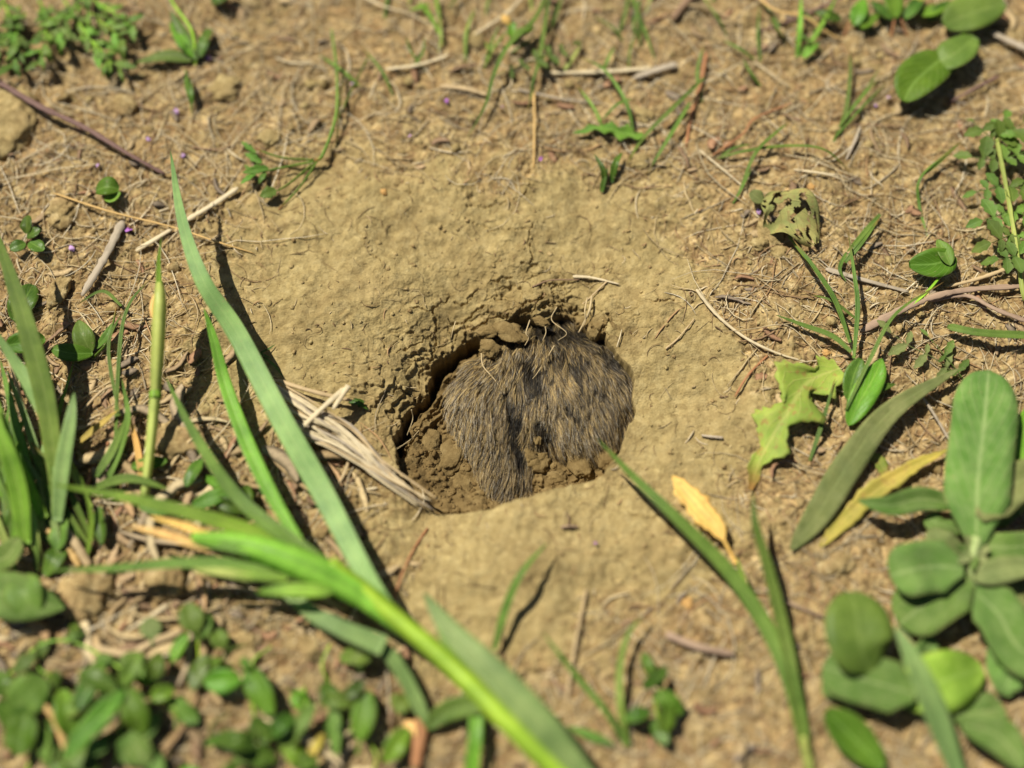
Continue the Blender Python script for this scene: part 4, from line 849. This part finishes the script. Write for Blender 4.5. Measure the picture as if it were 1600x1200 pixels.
#DATA2
# ------------------------------------------------------------------ straw bundle over the left rim
g, o = thing('straw_bundle', 'bundle of bleached shredded straw slanting down to the lower left rim of the hole', 'straw', 560, 700)
rs_ = np.random.RandomState(5)
for i in range(24):
    f = i/23.; sx = 425+30*f+rs_.uniform(-8, 8); sy = 592+75*f+rs_.uniform(-6, 6)
    mx = 545+rs_.uniform(-12, 12)-16*f; my = 668+30*f+rs_.uniform(-6, 6)
    sx += rs_.uniform(-14, 14); my += rs_.uniform(-7, 7); ex = 672+rs_.uniform(-26, 12); ey = 790+rs_.uniform(-12, 8)+(sy-630)*.05
    if rs_.rand() < .35: ex, ey = mx+(ex-mx)*.6, my+(ey-my)*.6
    tube([(sx, sy, 2+rs_.rand()*3), ((sx+mx)/2, (sy+my)/2+rs_.uniform(-4, 4), 3+rs_.rand()*3), (mx, my, 4+rs_.rand()*2), ((mx+ex)/2, (my+ey)/2+rs_.uniform(-3, 3), 4.5), (ex, ey, 3)], rs_.uniform(4, 10), rs_.uniform(2, 4), ['pale', 'tan', 'pale', 'grey'][i % 4], g, 'straw', o, flat=.35, bumps=.1)
tube([(468, 672, 6), (510, 632, 8), (540, 606, 8)], 10, 12, 'pale', g, 'straw', o, flat=.4)
tube([(520, 640, 7.5), (538, 612, 8.5), (545, 602, 8.5)], 8, 14, 'pale', g, 'straw', o, flat=.4)
tube([(432, 594, 3), (490, 612, 5), (550, 626, 4)], 10, 8, 'tan', g, 'straw', o, flat=.5)
# ------------------------------------------------------------------ named straws, twigs, stems
S = [([(-15, 120, 4), (60, 165, 5), (130, 198, 5), (200, 240, 4), (258, 272, 2)], 15, 8, 'purple', 'purplish-brown twig slanting across the upper left', 'twig'),
 ([(85, 302, 2), (170, 330, 3), (270, 355, 3), (340, 378, 2), (398, 396, 1)], 5, 3, 'orange', 'long thin orange straw pointing at the spoil from the left', 'straw'),
 ([(372, 293, 2), (335, 318, 3), (290, 345, 2)], 12, 12, 'pale', 'short thick cream straw below the pale sprig at upper left', 'straw'),
 ([(268, 358, 2), (240, 375, 2), (212, 392, 1.5)], 9, 12, 'pale', 'short cream straw crossing under the long arching blade', 'straw'),
 ([(192, 345, 2), (165, 400, 3), (128, 462, 2)], 20, 15, 'grey', 'broad flat grey stalk standing out left of the arching blade', 'stalk'),
 ([(603, 108, 1.5), (650, 102, 2), (690, 90, 2), (700, 84, 2)], 9, 6, 'pale', 'bent cream straw at the top left of the packed soil', 'straw'),
 ([(688, 134, 1.5), (725, 138, 2), (762, 148, 1.5)], 13, 10, 'tan', 'flat tan straw left of the orange upright stem at the top', 'straw'),
 ([(855, 114, 1.5), (940, 112, 2), (1020, 106, 2)], 9, 11, 'pale', 'long white horizontal straw above the hole', 'straw'),
 ([(990, 122, 2), (1030, 108, 3), (1058, 100, 3)], 12, 18, 'grey', 'grey frayed straw end right of the long white straw', 'straw'),
 ([(810, 140, 1), (880, 155, 2), (940, 162, 1)], 7, 5, 'grey', 'dull grey straw just below the long white straw', 'straw'),
 ([(834, 130, 3), (835, 190, 3), (834, 262, 1)], 6, 5, 'orange', 'upright orange stem ending at the spoil edge above the hole', 'stem'),
 ([(735, 58, 2), (790, 22, 3), (820, -8, 3)], 6, 7, 'pale', 'tan straw rising to the top edge above the hole', 'straw'),
 ([(860, -10, 4), (852, 40, 5), (845, 75, 3)], 8, 3, 'pale', 'pointed cream straw hanging from the top edge beside the green blade', 'straw'),
 ([(560, -8, 2), (600, 10, 3), (640, 22, 2), (690, 48, 1)], 6, 4, 'pale', 'thin curved white straw at the top left of centre', 'straw'),
 ([(1088, 452, 1.5), (1120, 492, 2), (1165, 528, 2), (1215, 552, 1.5), (1262, 566, 1)], 8, 4, 'pale', 'curved pale root lying right of the hole', 'root'),
 ([(1345, 518, 2), (1400, 488, 3), (1455, 465, 4), (1520, 452, 4), (1640, 445, 3)], 18, 10, 'pink', 'pinkish-brown forked stalk running to the right edge', 'stalk'),
 ([(1450, 470, 3), (1510, 462, 4), (1560, 485, 4), (1640, 515, 3)], 9, 10, 'pink', 'pinkish-brown stalk curving down to the right edge', 'stalk'),
 ([(1290, 420, 1.5), (1345, 436, 2), (1420, 456, 1.5)], 12, 8, 'grey', 'grey stalk running into the pinkish stalk from the left', 'stalk'),
 ([(1480, 448, 2), (1540, 432, 3), (1610, 405, 3)], 7, 9, 'tan', 'tan straw above the pinkish forked stalk', 'straw'),
 ([(1180, -10, 5), (1210, 15, 6), (1260, 28, 6), (1300, 55, 3), (1322, 62, 1)], 8, 4, 'orange', 'arched orange stem at the top right of centre', 'stem'),
 ([(1180, 52, 1), (1240, 30, 2), (1330, -10, 3)], 6, 8, 'purple', 'purple-brown twig passing under the arched orange stem', 'twig'),
 ([(1104, 82, 2), (1095, 130, 3), (1080, 180, 2), (1072, 230, 1)], 9, 6, 'rust', 'rusty upright stem right of the crossing olive blades', 'stem'),
 ([(1240, 160, 1), (1180, 185, 2), (1160, 210, 3), (1110, 245, 1)], 5, 4, 'rust', 'thin rusty stem branching across the upper right litter', 'stem'),
 ([(1092, 234, 1), (1130, 265, 2), (1162, 292, 1)], 6, 4, 'pale', 'thin cream straw ending near the eaten leaf', 'straw'),
 ([(1180, 98, 1), (1205, 115, 2), (1232, 136, 1)], 4, 3, 'pale', 'tiny pink-white straw left of the fine olive fan', 'straw'),
 ([(1480, 162, 1.5), (1520, 140, 3), (1562, 118, 3)], 5, 8, 'purple', 'dark short stick below the three-leaved clover', 'stick'),
 ([(1548, 50, 3), (1580, 65, 4), (1640, 92, 4)], 14, 20, 'grey', 'grey stick entering at the top right edge', 'stick'),
 ([(1335, 195, 1), (1375, 196, 1.5), (1418, 199, 1)], 4, 3, 'brown', 'thin dark twig under the fine olive fan', 'twig'),
 ([(1345, 200, 1), (1335, 222, 2), (1322, 250, 1)], 9, 6, 'grey', 'short grey stick below the thin dark twig', 'stick'),
 ([(1240, 265, 1), (1290, 272, 2), (1325, 284, 1)], 6, 5, 'pale', 'bleached fibre strip beneath the arching thin blades', 'straw'),
 ([(1040, 990, 1.5), (1090, 1010, 3), (1148, 1022, 2)], 16, 12, 'pink', 'pinkish dry husk lying right of the forked sprout', 'husk'),
 ([(1190, 918, 1), (1240, 945, 2), (1292, 966, 1)], 5, 5, 'pink', 'thin pink straw passing behind the right grass shoot', 'straw'),
 ([(885, 1100, 1), (890, 1060, 2), (900, 1000, 2), (916, 920, 1)], 8, 5, 'tan', 'faded straw standing below the hole', 'straw'),
 ([(668, 825, .8), (640, 870, 1), (615, 935, .8)], 4, 4, 'rust', 'thin rusty root on the soil just below the straw bundle', 'root'),
 ([(550, 690, 1), (540, 735, 2), (515, 780, 1)], 8, 5, 'tan', 'dull tan straw hanging down from the straw bundle', 'straw'),
 ([(560, 765, 1), (568, 765, 1), (590, 762, 1)], 6, 5, 'pale', 'short cream straw chip below the straw bundle', 'straw'),
 ([(1096, 680, 1), (1110, 682, 1.5), (1130, 684, 1)], 5, 6, 'grey', 'short grey splinter right of the hole', 'stick'),
 ([(1430, 605, 2), (1455, 640, 2.5), (1485, 690, 2)], 4, 6, 'grey', 'thin grey stick beside the long grey-green leaf', 'stick'),
 ([(1200, 555, 1), (1170, 585, 1.5), (1148, 620, 1)], 5, 4, 'rust', 'short rusty root left of the lobed leaf', 'root'),
 ([(1040, 545, .8), (1060, 528, 1), (1085, 498, .8)], 4, 3, 'tan', 'fine tan root right of the hole rim', 'root'),
 ([(1050, 30, 2), (1070, 5, 3), (1090, -15, 3)], 16, 18, 'brown', 'brown bark piece at the top edge right of centre', 'bark'),
 ([(1040, 12, 3), (1100, 10, 3), (1150, 35, 1)], 8, 4, 'tan', 'tan straw crossing the brown bark piece', 'straw'),
 ([(430, 90, 1), (455, 98, 1.5), (487, 99, 1)], 5, 6, 'pale', 'short white straw left of the curved sprig stem', 'straw'),
 ([(300, 230, 1), (340, 234, 1.5), (360, 228, 1)], 5, 3, 'brown', 'thin brown curved twig above the thick cream straw', 'twig'),
 ([(352, 230, 1), (370, 245, 1.5), (385, 252, 1)], 5, 3, 'pale', 'white fibre beside the grey chip at upper left', 'straw'),
 ([(185, 98, 2), (195, 110, 2), (205, 125, 1)], 5, 4, 'pale', 'short white straw under the feathery bed', 'straw'),
 ([(50, 810, 3), (100, 850, 3), (125, 885, 2)], 8, 14, 'orange', 'orange dry sheath among the left edge leaves', 'sheath'),
 ([(85, 805, 4), (112, 840, 5), (140, 885, 2)], 10, 20, 'tan', 'wide folded tan leaf sheath at the left below the grass clump', 'sheath'),
 ([(145, 1010, 3), (200, 1022, 3), (235, 1005, 3), (285, 985, 2)], 12, 14, 'tan', 'curled dry tan leaf strip left of the round weed', 'leaf strip'),
 ([(40, 1085, 5), (75, 1110, 5), (95, 1150, 4), (110, 1215, 3)], 11, 12, 'orange', 'arched tan stem in the lower left corner', 'stem'),
 ([(130, 772, 3), (150, 720, 2), (170, 690, 2)], 9, 7, 'rust', 'reddish dry stem between the left grass and the pale jointed stem', 'stem'),
 ([(200, 985, 1), (240, 960, 2), (262, 945, 1)], 6, 9, 'pale', 'cream chip near the grey rounded leaf at lower left', 'straw'),
 ([(130, 640, 2), (160, 610, 3), (185, 600, 2)], 5, 6, 'tan', 'tan straw behind the yellow-tipped tuft', 'straw'),
 ([(660, 1120, 3), (655, 1150, 4), (650, 1200, 3)], 30, 18, 'rust', 'reddish-brown dry sheath at the bottom below the bent blade', 'sheath'),
 ([(895, 432, 1), (925, 434, 1.6), (968, 444, 1)], 8, 4, 'pale', 'short bleached stick lying just above the upper rim', 'stick'),
 ([(832, 448, .8), (860, 438, 1.2), (905, 437, .8)], 4, 3, 'brown', 'thin dark rootlet left of the bleached stick at the upper rim', 'root'),
 ([(948, 440, .8), (925, 462, 1), (905, 480, .8)], 4, 3, 'tan', 'thin rootlet hanging from the bleached stick', 'root')]
for pts, w0, w1, m_, lb, cat in S:
    nm = {'straw': 'straw', 'twig': 'twig', 'stalk': 'dry_stalk', 'stem': 'dry_twig', 'root': 'root', 'stick': 'stick', 'husk': 'dry_husk', 'bark': 'bark_piece', 'sheath': 'dry_husk', 'leaf strip': 'dry_leaf_strip'}[cat]
    straw(pts, w0, w1, m_, lb, cat, nm, 'dry stems and straws lying on the soil', flat=.3 if w0 > 8 else .6, bumps=.11)
# ---- rootlets and clods at the hole
def wroot(pix, w_, lb):
    pts = np.array([P(a, b, c*MM) for a, b, c in pix]); single(tube(pts, w_, w_*.5, 'root', name='root', world=True, k=5), lb, 'root', 'fine roots hanging into the hole')
wroot([(925, 462, -2), (921, 485, -1), (912, 505, -4), (904, 520, -6)], 6, 'thick pale root hanging over the top of the animal at the upper rim')
wroot([(918, 465, -2), (914, 485, -1), (915, 502, -3), (910, 512, -5)], 4, 'second pale root close beside the thick one at the upper rim')
wroot([(866, 540, -3), (853, 562, -3.5), (840, 582, -3), (832, 592, -4)], 2.6, 'fine straight root lying across the middle of the fur')
wroot([(752, 552, -5), (755, 572, -5), (772, 592, -4), (788, 615, -3.5)], 3, 'brown root trailing from the round clod over the left haunch')
wroot([(828, 500, -3), (822, 520, -3), (826, 528, -4), (820, 540, -5)], 3, 'kinked pale rootlet left of the black gap at the upper rim')
wroot([(852, 510, -2), (853, 520, -3), (848, 532, -4)], 3, 'short white rootlet in front of the black gap')
wroot([(712, 502, 0), (708, 515, 1), (705, 528, -1)], 3, 'short pale straw sticking out of the upper left rim')
wroot([(796, 748, -14), (800, 740, -12), (803, 732, -11)], 3, 'short white splinter in the soil at the foot of the animal')
wroot([(643, 640, -6), (645, 655, -9), (636, 680, -9)], 2.5, 'fine rootlet crossing the dark left rim gap')
wroot([(615, 705, -4), (640, 688, -11), (655, 672, -12)], 2.5, 'fine rootlet on the lower left wall of the hole')
wroot([(870, 480, -2), (862, 500, -3), (885, 520, -3), (872, 532, -4)], 2.4, 'looped rootlet below the upper rim')

CLOD = {k_: soil_mat() for k_ in ('damp', 'dry')}
def clod(px, py, z, rx, ry, rz, lb, seed, name='soil_clod', cat='clod', m=None, world=True, grp='clods of soil round the animal', flat=.25, kind=(1, .8, .8)):
    bm = bmesh.new(); bmesh.ops.create_icosphere(bm, subdivisions=4, radius=1); rs = np.random.RandomState(seed)
    v = np.array([q.co[:] for q in bm.verts]); a = seed*1.7
    w1, w2, w3 = worley(v[:, 0]*1.0+v[:, 2]*.6+a, v[:, 1]+v[:, 2]*.4, .7, seed % 7)
    r = 1+.34*w3-.22*w1+.12*perlin(v[:, 0]*1.1+v[:, 2], v[:, 1], .18, seed+3)+.30*perlin(v[:, 0]+v[:, 2]*.7+a, v[:, 1]-v[:, 2]*.5, .9, seed)+.14*perlin(v[:, 0]-v[:, 2], v[:, 1]+a, .35, seed+1)
    v = v*r[:, None]*np.array([rx, ry, rz*.75])*MM
    for q, c in zip(bm.verts, v): q.co = c
    me = bpy.data.meshes.new(name); bm.to_mesh(me); bm.free(); me.polygons.foreach_set('use_smooth', np.ones(len(me.polygons), bool))
    add_col(me, np.tile(np.array(kind), (len(v), 1)))
    p = P(px, py, z*MM) if world else onG([px], [py], z*MM)[0]
    ob = link(name, me, m or CLOD['damp']); ob.location = p; ob.rotation_euler[2] = rs.uniform(0, 6)
    return tag(ob, lb, cat, grp)
clod(763, 543, -6.2, 3.5, 2.9, 2.0, 'round flat clod resting on the animal at the upper left', 1)
clod(800, 520, -5.0, 5.6, 3.6, 2.0, 'larger wedge of soil hanging over the animal right of the round clod', 2)
clod(765, 518, -6.5, 4.4, 2.2, 1.8, 'crumbling clod wedged under the upper left rim', 3)
clod(846, 503, -4, 2.6, 1.7, 1.3, 'small reddish clod left of the black gap', 4)
clod(745, 575, -8, 1.1, 1.2, .8, 'pea-sized crumb stuck under the round clod', 5)
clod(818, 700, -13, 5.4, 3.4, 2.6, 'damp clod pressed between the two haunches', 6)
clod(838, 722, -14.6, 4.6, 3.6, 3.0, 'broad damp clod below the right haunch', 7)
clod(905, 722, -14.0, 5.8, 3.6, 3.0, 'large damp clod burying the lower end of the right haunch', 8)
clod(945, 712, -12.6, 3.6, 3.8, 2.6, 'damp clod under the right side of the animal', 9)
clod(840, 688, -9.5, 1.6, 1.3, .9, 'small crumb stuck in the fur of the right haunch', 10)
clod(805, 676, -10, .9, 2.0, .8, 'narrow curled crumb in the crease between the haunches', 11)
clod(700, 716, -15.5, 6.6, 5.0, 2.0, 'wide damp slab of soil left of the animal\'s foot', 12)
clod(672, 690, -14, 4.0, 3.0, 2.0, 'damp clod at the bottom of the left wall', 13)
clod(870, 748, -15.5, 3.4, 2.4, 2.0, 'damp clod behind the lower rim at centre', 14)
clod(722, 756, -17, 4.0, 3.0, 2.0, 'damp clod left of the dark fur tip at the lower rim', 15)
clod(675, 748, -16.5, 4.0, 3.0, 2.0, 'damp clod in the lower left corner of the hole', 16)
clod(960, 512, -2.5, 4.2, 3.2, 2.6, 'rounded clod overhanging the upper right rim', 17, kind=(1, .1, .1))
# ---- stones and clods on the surface
for px, py, z, rx, ry, rz, lb, sd, kd in ((350, 137, 1.0, 5.4, 5.0, 2.6, 'round tan clod right of the dark green weed at the top left', 21, (.7, 0, 0)),
    (10, 190, 0.2, 14, 10, 4.2, 'large flat tan clod at the left edge under the purplish-brown twig', 22, (.7, 0, 0)),
    (425, 215, .6, 4, 3.4, 2, 'small yellowish clod above the pale sprig', 23, (.8, 0, 0)), (192, 165, .6, 5, 4, 2.2, 'flat clod below the feathery bed', 24, (.2, 0, 0)),
    (1205, 365, .8, 5.6, 3.4, 2.8, 'lumpy perforated clod under the eaten leaf', 25, (.7, 0, 0)), (1188, 380, .6, 3.0, 3.0, 2.4, 'small knobbly clod left of the eaten leaf', 26, (.7, 0, 0)), (1218, 396, .4, 3.4, 2.4, 1.6, 'low crumbly clod below the eaten leaf', 27, (.7, 0, 0)),
    (380, 1020, 1, 6, 5, 3, 'grainy orange-tan clod below the big stem', 28, (.3, 0, 0)), (485, 1010, .6, 4.2, 3.6, 2.4, 'small grainy clod right of the bright oval leaves', 29, (.3, 0, 0)),
    (1310, 880, .8, 5, 4, 2, 'dull clod left of the woolly plant', 30, (.3, 0, 0)), (275, 690, 1.5, 6.5, 9, 3.4, 'pinkish clod between the pale stem and the arching blade', 31, (.1, 0, 0)),
    (130, 930, 1.5, 9, 7, 4, 'smooth brown clod right of the grey-green leaf', 32, (.1, 0, 0)), (260, 900, 1, 7, 6, 3, 'brown clod under the horizontal blade', 33, (.1, 0, 0)),
    (1000, 1150, .4, 3, 2.6, 1.4, 'little clod beside the forked sprout', 34, (.4, 0, 0)), (95, 330, .8, 5, 6, 2.6, 'rounded clod left of the broad grey stalk', 35, (.3, 0, 0)), (90, 455, 1, 6, 4, 3, 'tan clod above the two-leaved dark weed', 36, (.3, 0, 0)),
    (740, 60, .5, 4, 3.4, 2.2, 'yellowish clod near the top edge above the hole', 37, (.8, 0, 0)), (1008, 180, .5, 4, 3.2, 2, 'pale clod beside the crossing olive blades', 38, (.8, 0, 0)), (1000, 252, .5, 3.6, 3.0, 1.8, 'tan clod just below the crossing olive blades', 39, (.8, 0, 0))):
    clod(px, py, z, rx, ry, rz, lb, sd, 'soil_clod', 'clod', CLOD['dry'], False, 'clods lying on the ground', kind=kd)
# orange pebbles, petals
pebm = mat('pebble_orange', (.52, .30, .10), .7, .3)
for i, (px, py, r_, lb) in enumerate(((1290, 552, 1.6, 'small orange pebble above the lobed leaf'), (1075, 943, 2.0, 'orange pebble right of the forked sprout'), (600, 300, 1.2, 'tiny ochre pebble above the left rim'), (1268, 292, 1.3, 'tiny orange grain above the eaten leaf'), (1060, 820, 1.1, 'small tan pebble below the right of the hole'))):
    clod(px, py, .5, r_, r_*.8, r_*.7, lb, 50+i, 'pebble', 'pebble', pebm, False, 'small orange pebbles')
petm = mat('petal_purple', (.42, .16, .50), .6, .2); petp = mat('petal_pale', (.55, .34, .60), .6, .2)
for i, (px, py, r_, lb) in enumerate(((201, 358, 14, 'bright magenta petal left of the arching blade tip'), (275, 175, 12, 'lilac petal beside the seedling bud'), (285, 243, 9, 'pale pink petal at the arching blade tip'), (326, 90, 10, 'violet petal next to the dark green weed'), (152, 258, 8, 'violet petal above the round seedling'), (232, 217, 9, 'pale lilac petal between twig and sprig'), (698, 158, 9, 'purple petal left of the flat tan straw'), (551, 130, 7, 'tiny purple petal beside the sprig stem'), (112, 388, 12, 'pale lilac petal by the broad grey stalk'), (845, 248, 8, 'lilac petal at the foot of the orange upright stem'), (1390, 152, 8, 'violet petal left of the three-leaved clover'), (1368, 165, 7, 'purple petal on the fine olive fan'), (930, 848, 6, 'faint lilac petal below the hole'), (1185, 330, 10, 'pink petal beside the eaten leaf'), (640, 212, 6, 'tiny dark violet petal on the upper spoil'), (785, 168, 6, 'pale lilac petal right of the bending blade'))):
    a = i*1.3; pts = [(px-r_/2*math.cos(a), py-r_/2*math.sin(a), 1.2), (px, py, 1.8), (px+r_/2*math.cos(a), py+r_/2*math.sin(a), 1.2)]
    ob = strip(pts, r_*.75, 'lance', 'grass', name='petal', fold=RNG.uniform(-.3, .5), cup=0, n=8, wave=.3, roll=RNG.uniform(-30, 30)); ob.data.materials[0] = petm if i % 3 == 0 else petp; single(ob, lb, 'petal', 'purple petals fallen on the soil')
# dead cross-shaped chip below the hole
g, o = thing('dry_chip', 'tiny dark upright splinter with a pale cross chip below the lower rim', 'chip', 890, 822)
tube([(890, 825, .5), (889, 812, 3.5), (887, 803, 5)], 5, 3, 'purple', g, 'splinter', o); tube([(876, 824, 1.2), (890, 822, 1.6), (904, 823, 1.2)], 5, 4, 'pink', g, 'chip', o)

# ------------------------------------------------------------------ uncountable litter: straw scraps, rootlets, crumbs
def scatter(n, seed, dens):
    rs = np.random.RandomState(seed); out = []
    while sum(len(a) for a in out) < n:
        x = rs.uniform(-.225, .225, 4*n); y = rs.uniform(-.17, .21, 4*n); d = rim_dist(x, y)
        M = packed(x, y); k = rs.rand(4*n) < dens(M, d, x, y); out.append(np.stack([x[k], y[k]], 1))
    return np.vstack(out)[:n], rs
def litter_mesh(name, n, seed, dens, lmin, lmax, wmin, wmax, pal, label, curl=.5, lift=.0006):
    p, rs = scatter(n, seed, dens); K = 6; fl_ = .28 if wmax < .0009 else .045
    L = lmin+(lmax-lmin)*rs.rand(n)**2.2; a = rs.rand(n)*6.283; cv = rs.randn(n)*curl
    t = np.linspace(-.5, .5, K)
    an = a[:, None]+cv[:, None]*t[None]*1.6+np.cumsum(rs.randn(n, K)*.10, 1); st_ = L[:, None]/(K-1)
    X = p[:, :1]+np.cumsum(np.cos(an)*st_, 1)-L[:, None]/2*np.cos(a)[:, None]; Y = p[:, 1:]+np.cumsum(np.sin(an)*st_, 1)-L[:, None]/2*np.sin(a)[:, None]
    g0 = H(X, Y, fine=False); zc = np.maximum(g0, g0.mean(1)[:, None]-.0004)
    Z = zc+rs.uniform(.0001, lift, n)[:, None]+(rs.rand(n)*.0012)[:, None]*(t[None]*rs.choice([-1, 1], n)[:, None]+.4)
    W = (wmin+(wmax-wmin)*rs.rand(n)**2)[:, None]*np.array([.5, .9, 1, 1, .85, .3])[None]
    C = np.stack([X, Y, Z], -1); sd = np.stack([-np.sin(an), np.cos(an), 0*an], -1)
    V = np.stack([C+sd*W[..., None]/2, C+np.array([0, 0, 1])*W[..., None]*fl_, C-sd*W[..., None]/2, C-np.array([0, 0, 1])*W[..., None]*fl_], 2)
    b = (np.arange(n)*K*4)[:, None, None]; kk = np.arange(K-1)[None, :, None]*4; j = np.arange(4)[None, None]; j2 = (j+1) % 4
    Fc = np.stack(np.broadcast_arrays(b+kk+j, b+kk+j2, b+kk+4+j2, b+kk+4+j), -1).reshape(-1, 4)
    me = big_mesh(name, V.reshape(-1, 3), Fc, 4)
    pal = np.array(pal); c = pal[rs.randint(len(pal), size=n)]*(.8+.4*rs.rand(n))[:, None]
    add_col(me, np.repeat(c, K*4, 0), 'tint'); ob = link(name, me, LITM); tag(ob, label, kind='stuff'); return ob
LITM = mat('litter', rough=.75, spec=.25); _N = NT(LITM); _a = _N.n('ShaderNodeAttribute', attribute_name='tint')
_N.l(_N.mix(1.0, _a.outputs['Color'], _N.ramp(_N.noise(1200, 3, .6, _N.n('ShaderNodeTexCoord').outputs['Object']), [(.3, (.7, .7, .7)), (.7, (1.15, 1.15, 1.15))]), 'MULTIPLY'), _N.b.inputs['Base Color'])
safe = lambda d: (d > .0015)
litter_mesh('dry_litter', 8500, 1, lambda M, d, x, y: (1-M)**1.3*safe(d), .003, .026, .0002, .00085, [(.56, .43, .23), (.44, .32, .16), (.30, .19, .10), (.70, .58, .38), (.44, .27, .13), (.62, .50, .30), (.42, .34, .22)], 'scraps of dry straw and stems strewn over the soil')
litter_mesh('fine_litter', 21000, 2, lambda M, d, x, y: (.06+(1-M))*safe(d), .0012, .006, .0002, .0006, [(.52, .40, .22), (.40, .29, .15), (.24, .15, .08), (.66, .54, .35), (.42, .26, .13)], 'fine chaff and rootlet scraps on the soil', .9, .0004)
litter_mesh('straw_fibres', 1500, 12, lambda M, d, x, y: (1-M)**1.2*safe(d)*(.5+.5*(y > .02)), .014, .045, .0002, .0006, [(.66, .54, .34), (.56, .43, .24), (.48, .36, .2), (.72, .62, .44)], 'thin pale dry grass fibres tangled over the soil', .7, .0016)
litter_mesh('rootlets', 260, 3, lambda M, d, x, y: M*safe(d)*.8, .003, .014, .00015, .00035, [(.46, .35, .18), (.30, .2, .09), (.2, .13, .06)], 'hair-thin rootlets in the packed spoil', 1.3, .0003)
litter_mesh('leaf_scraps', 900, 4, lambda M, d, x, y: (1-M)**2*safe(d)*(.18+(x < -.03)*(y < .02)), .004, .014, .0016, .0042, [(.42, .29, .16), (.30, .19, .11), (.52, .38, .2), (.36, .20, .11), (.26, .2, .14)], 'broken pieces of dead leaves on the soil', .5, .0012)
litter_mesh('dead_leaf_strips', 110, 9, lambda M, d, x, y: (1-M)*(x < -.045)*(y < -.005)*1., .012, .040, .0014, .0055, [(.56, .42, .22), (.46, .32, .16), (.66, .52, .30), (.48, .30, .15), (.42, .32, .2)], 'torn dry leaf strips under the green plants at the lower left', .8, .003)
def crumbs(name, n, seed, dens, r0, r1, label, kind):
    p, rs = scatter(n, seed, dens)
    bm = bmesh.new(); bmesh.ops.create_icosphere(bm, subdivisions=1 if r1 < .0009 else 2, radius=1)
    bv = np.array([v.co[:] for v in bm.verts]); bf = np.array([[v.index for v in f.verts] for f in bm.faces]); bm.free()
    r = r0+(r1-r0)*rs.rand(n)**3; z = H(p[:, 0], p[:, 1], fine=False)
    sc = (.75+.5*rs.rand(n, 1, 3))*np.array([1, 1, .7]); q = bv[None]*sc*(1+.28*rs.randn(n, len(bv), 1)*.6)*r[:, None, None]
    a = rs.rand(n)*6.28; ca, sa = np.cos(a)[:, None], np.sin(a)[:, None]
    q = np.stack([q[..., 0]*ca-q[..., 1]*sa, q[..., 0]*sa+q[..., 1]*ca, q[..., 2]], -1)
    V = q+np.stack([p[:, 0], p[:, 1], z+r*.25], -1)[:, None]
    Fc = (bf[None]+(np.arange(n)*len(bv))[:, None, None]).reshape(-1, 3)
    me = big_mesh(name, V.reshape(-1, 3), Fc, 3); kd = np.tile(np.array(kind, float), (n, 1)); kd[:, 0] *= rs.rand(n)
    add_col(me, np.repeat(kd, len(bv), 0)); tag(link(name, me, CLOD['dry']), label, kind='stuff')
crumbs('soil_crumbs', 12000, 5, lambda M, d, x, y: (.30+(1-M))*safe(d), .0003, .0009, 'crumbs of dry soil', (1, 0, 0))
crumbs('soil_lumps', 700, 6, lambda M, d, x, y: (.02+(1-M)**1.5)*(d > .004), .0007, .0024, 'small lumps of dry soil', (1, 0, 0))
crumbs('damp_crumbs', 700, 8, lambda M, d, x, y: (d < -.0025)*(y < -.012)*1., .0003, .0010, 'crumbs of damp soil in the hole', (1, 1, 1))
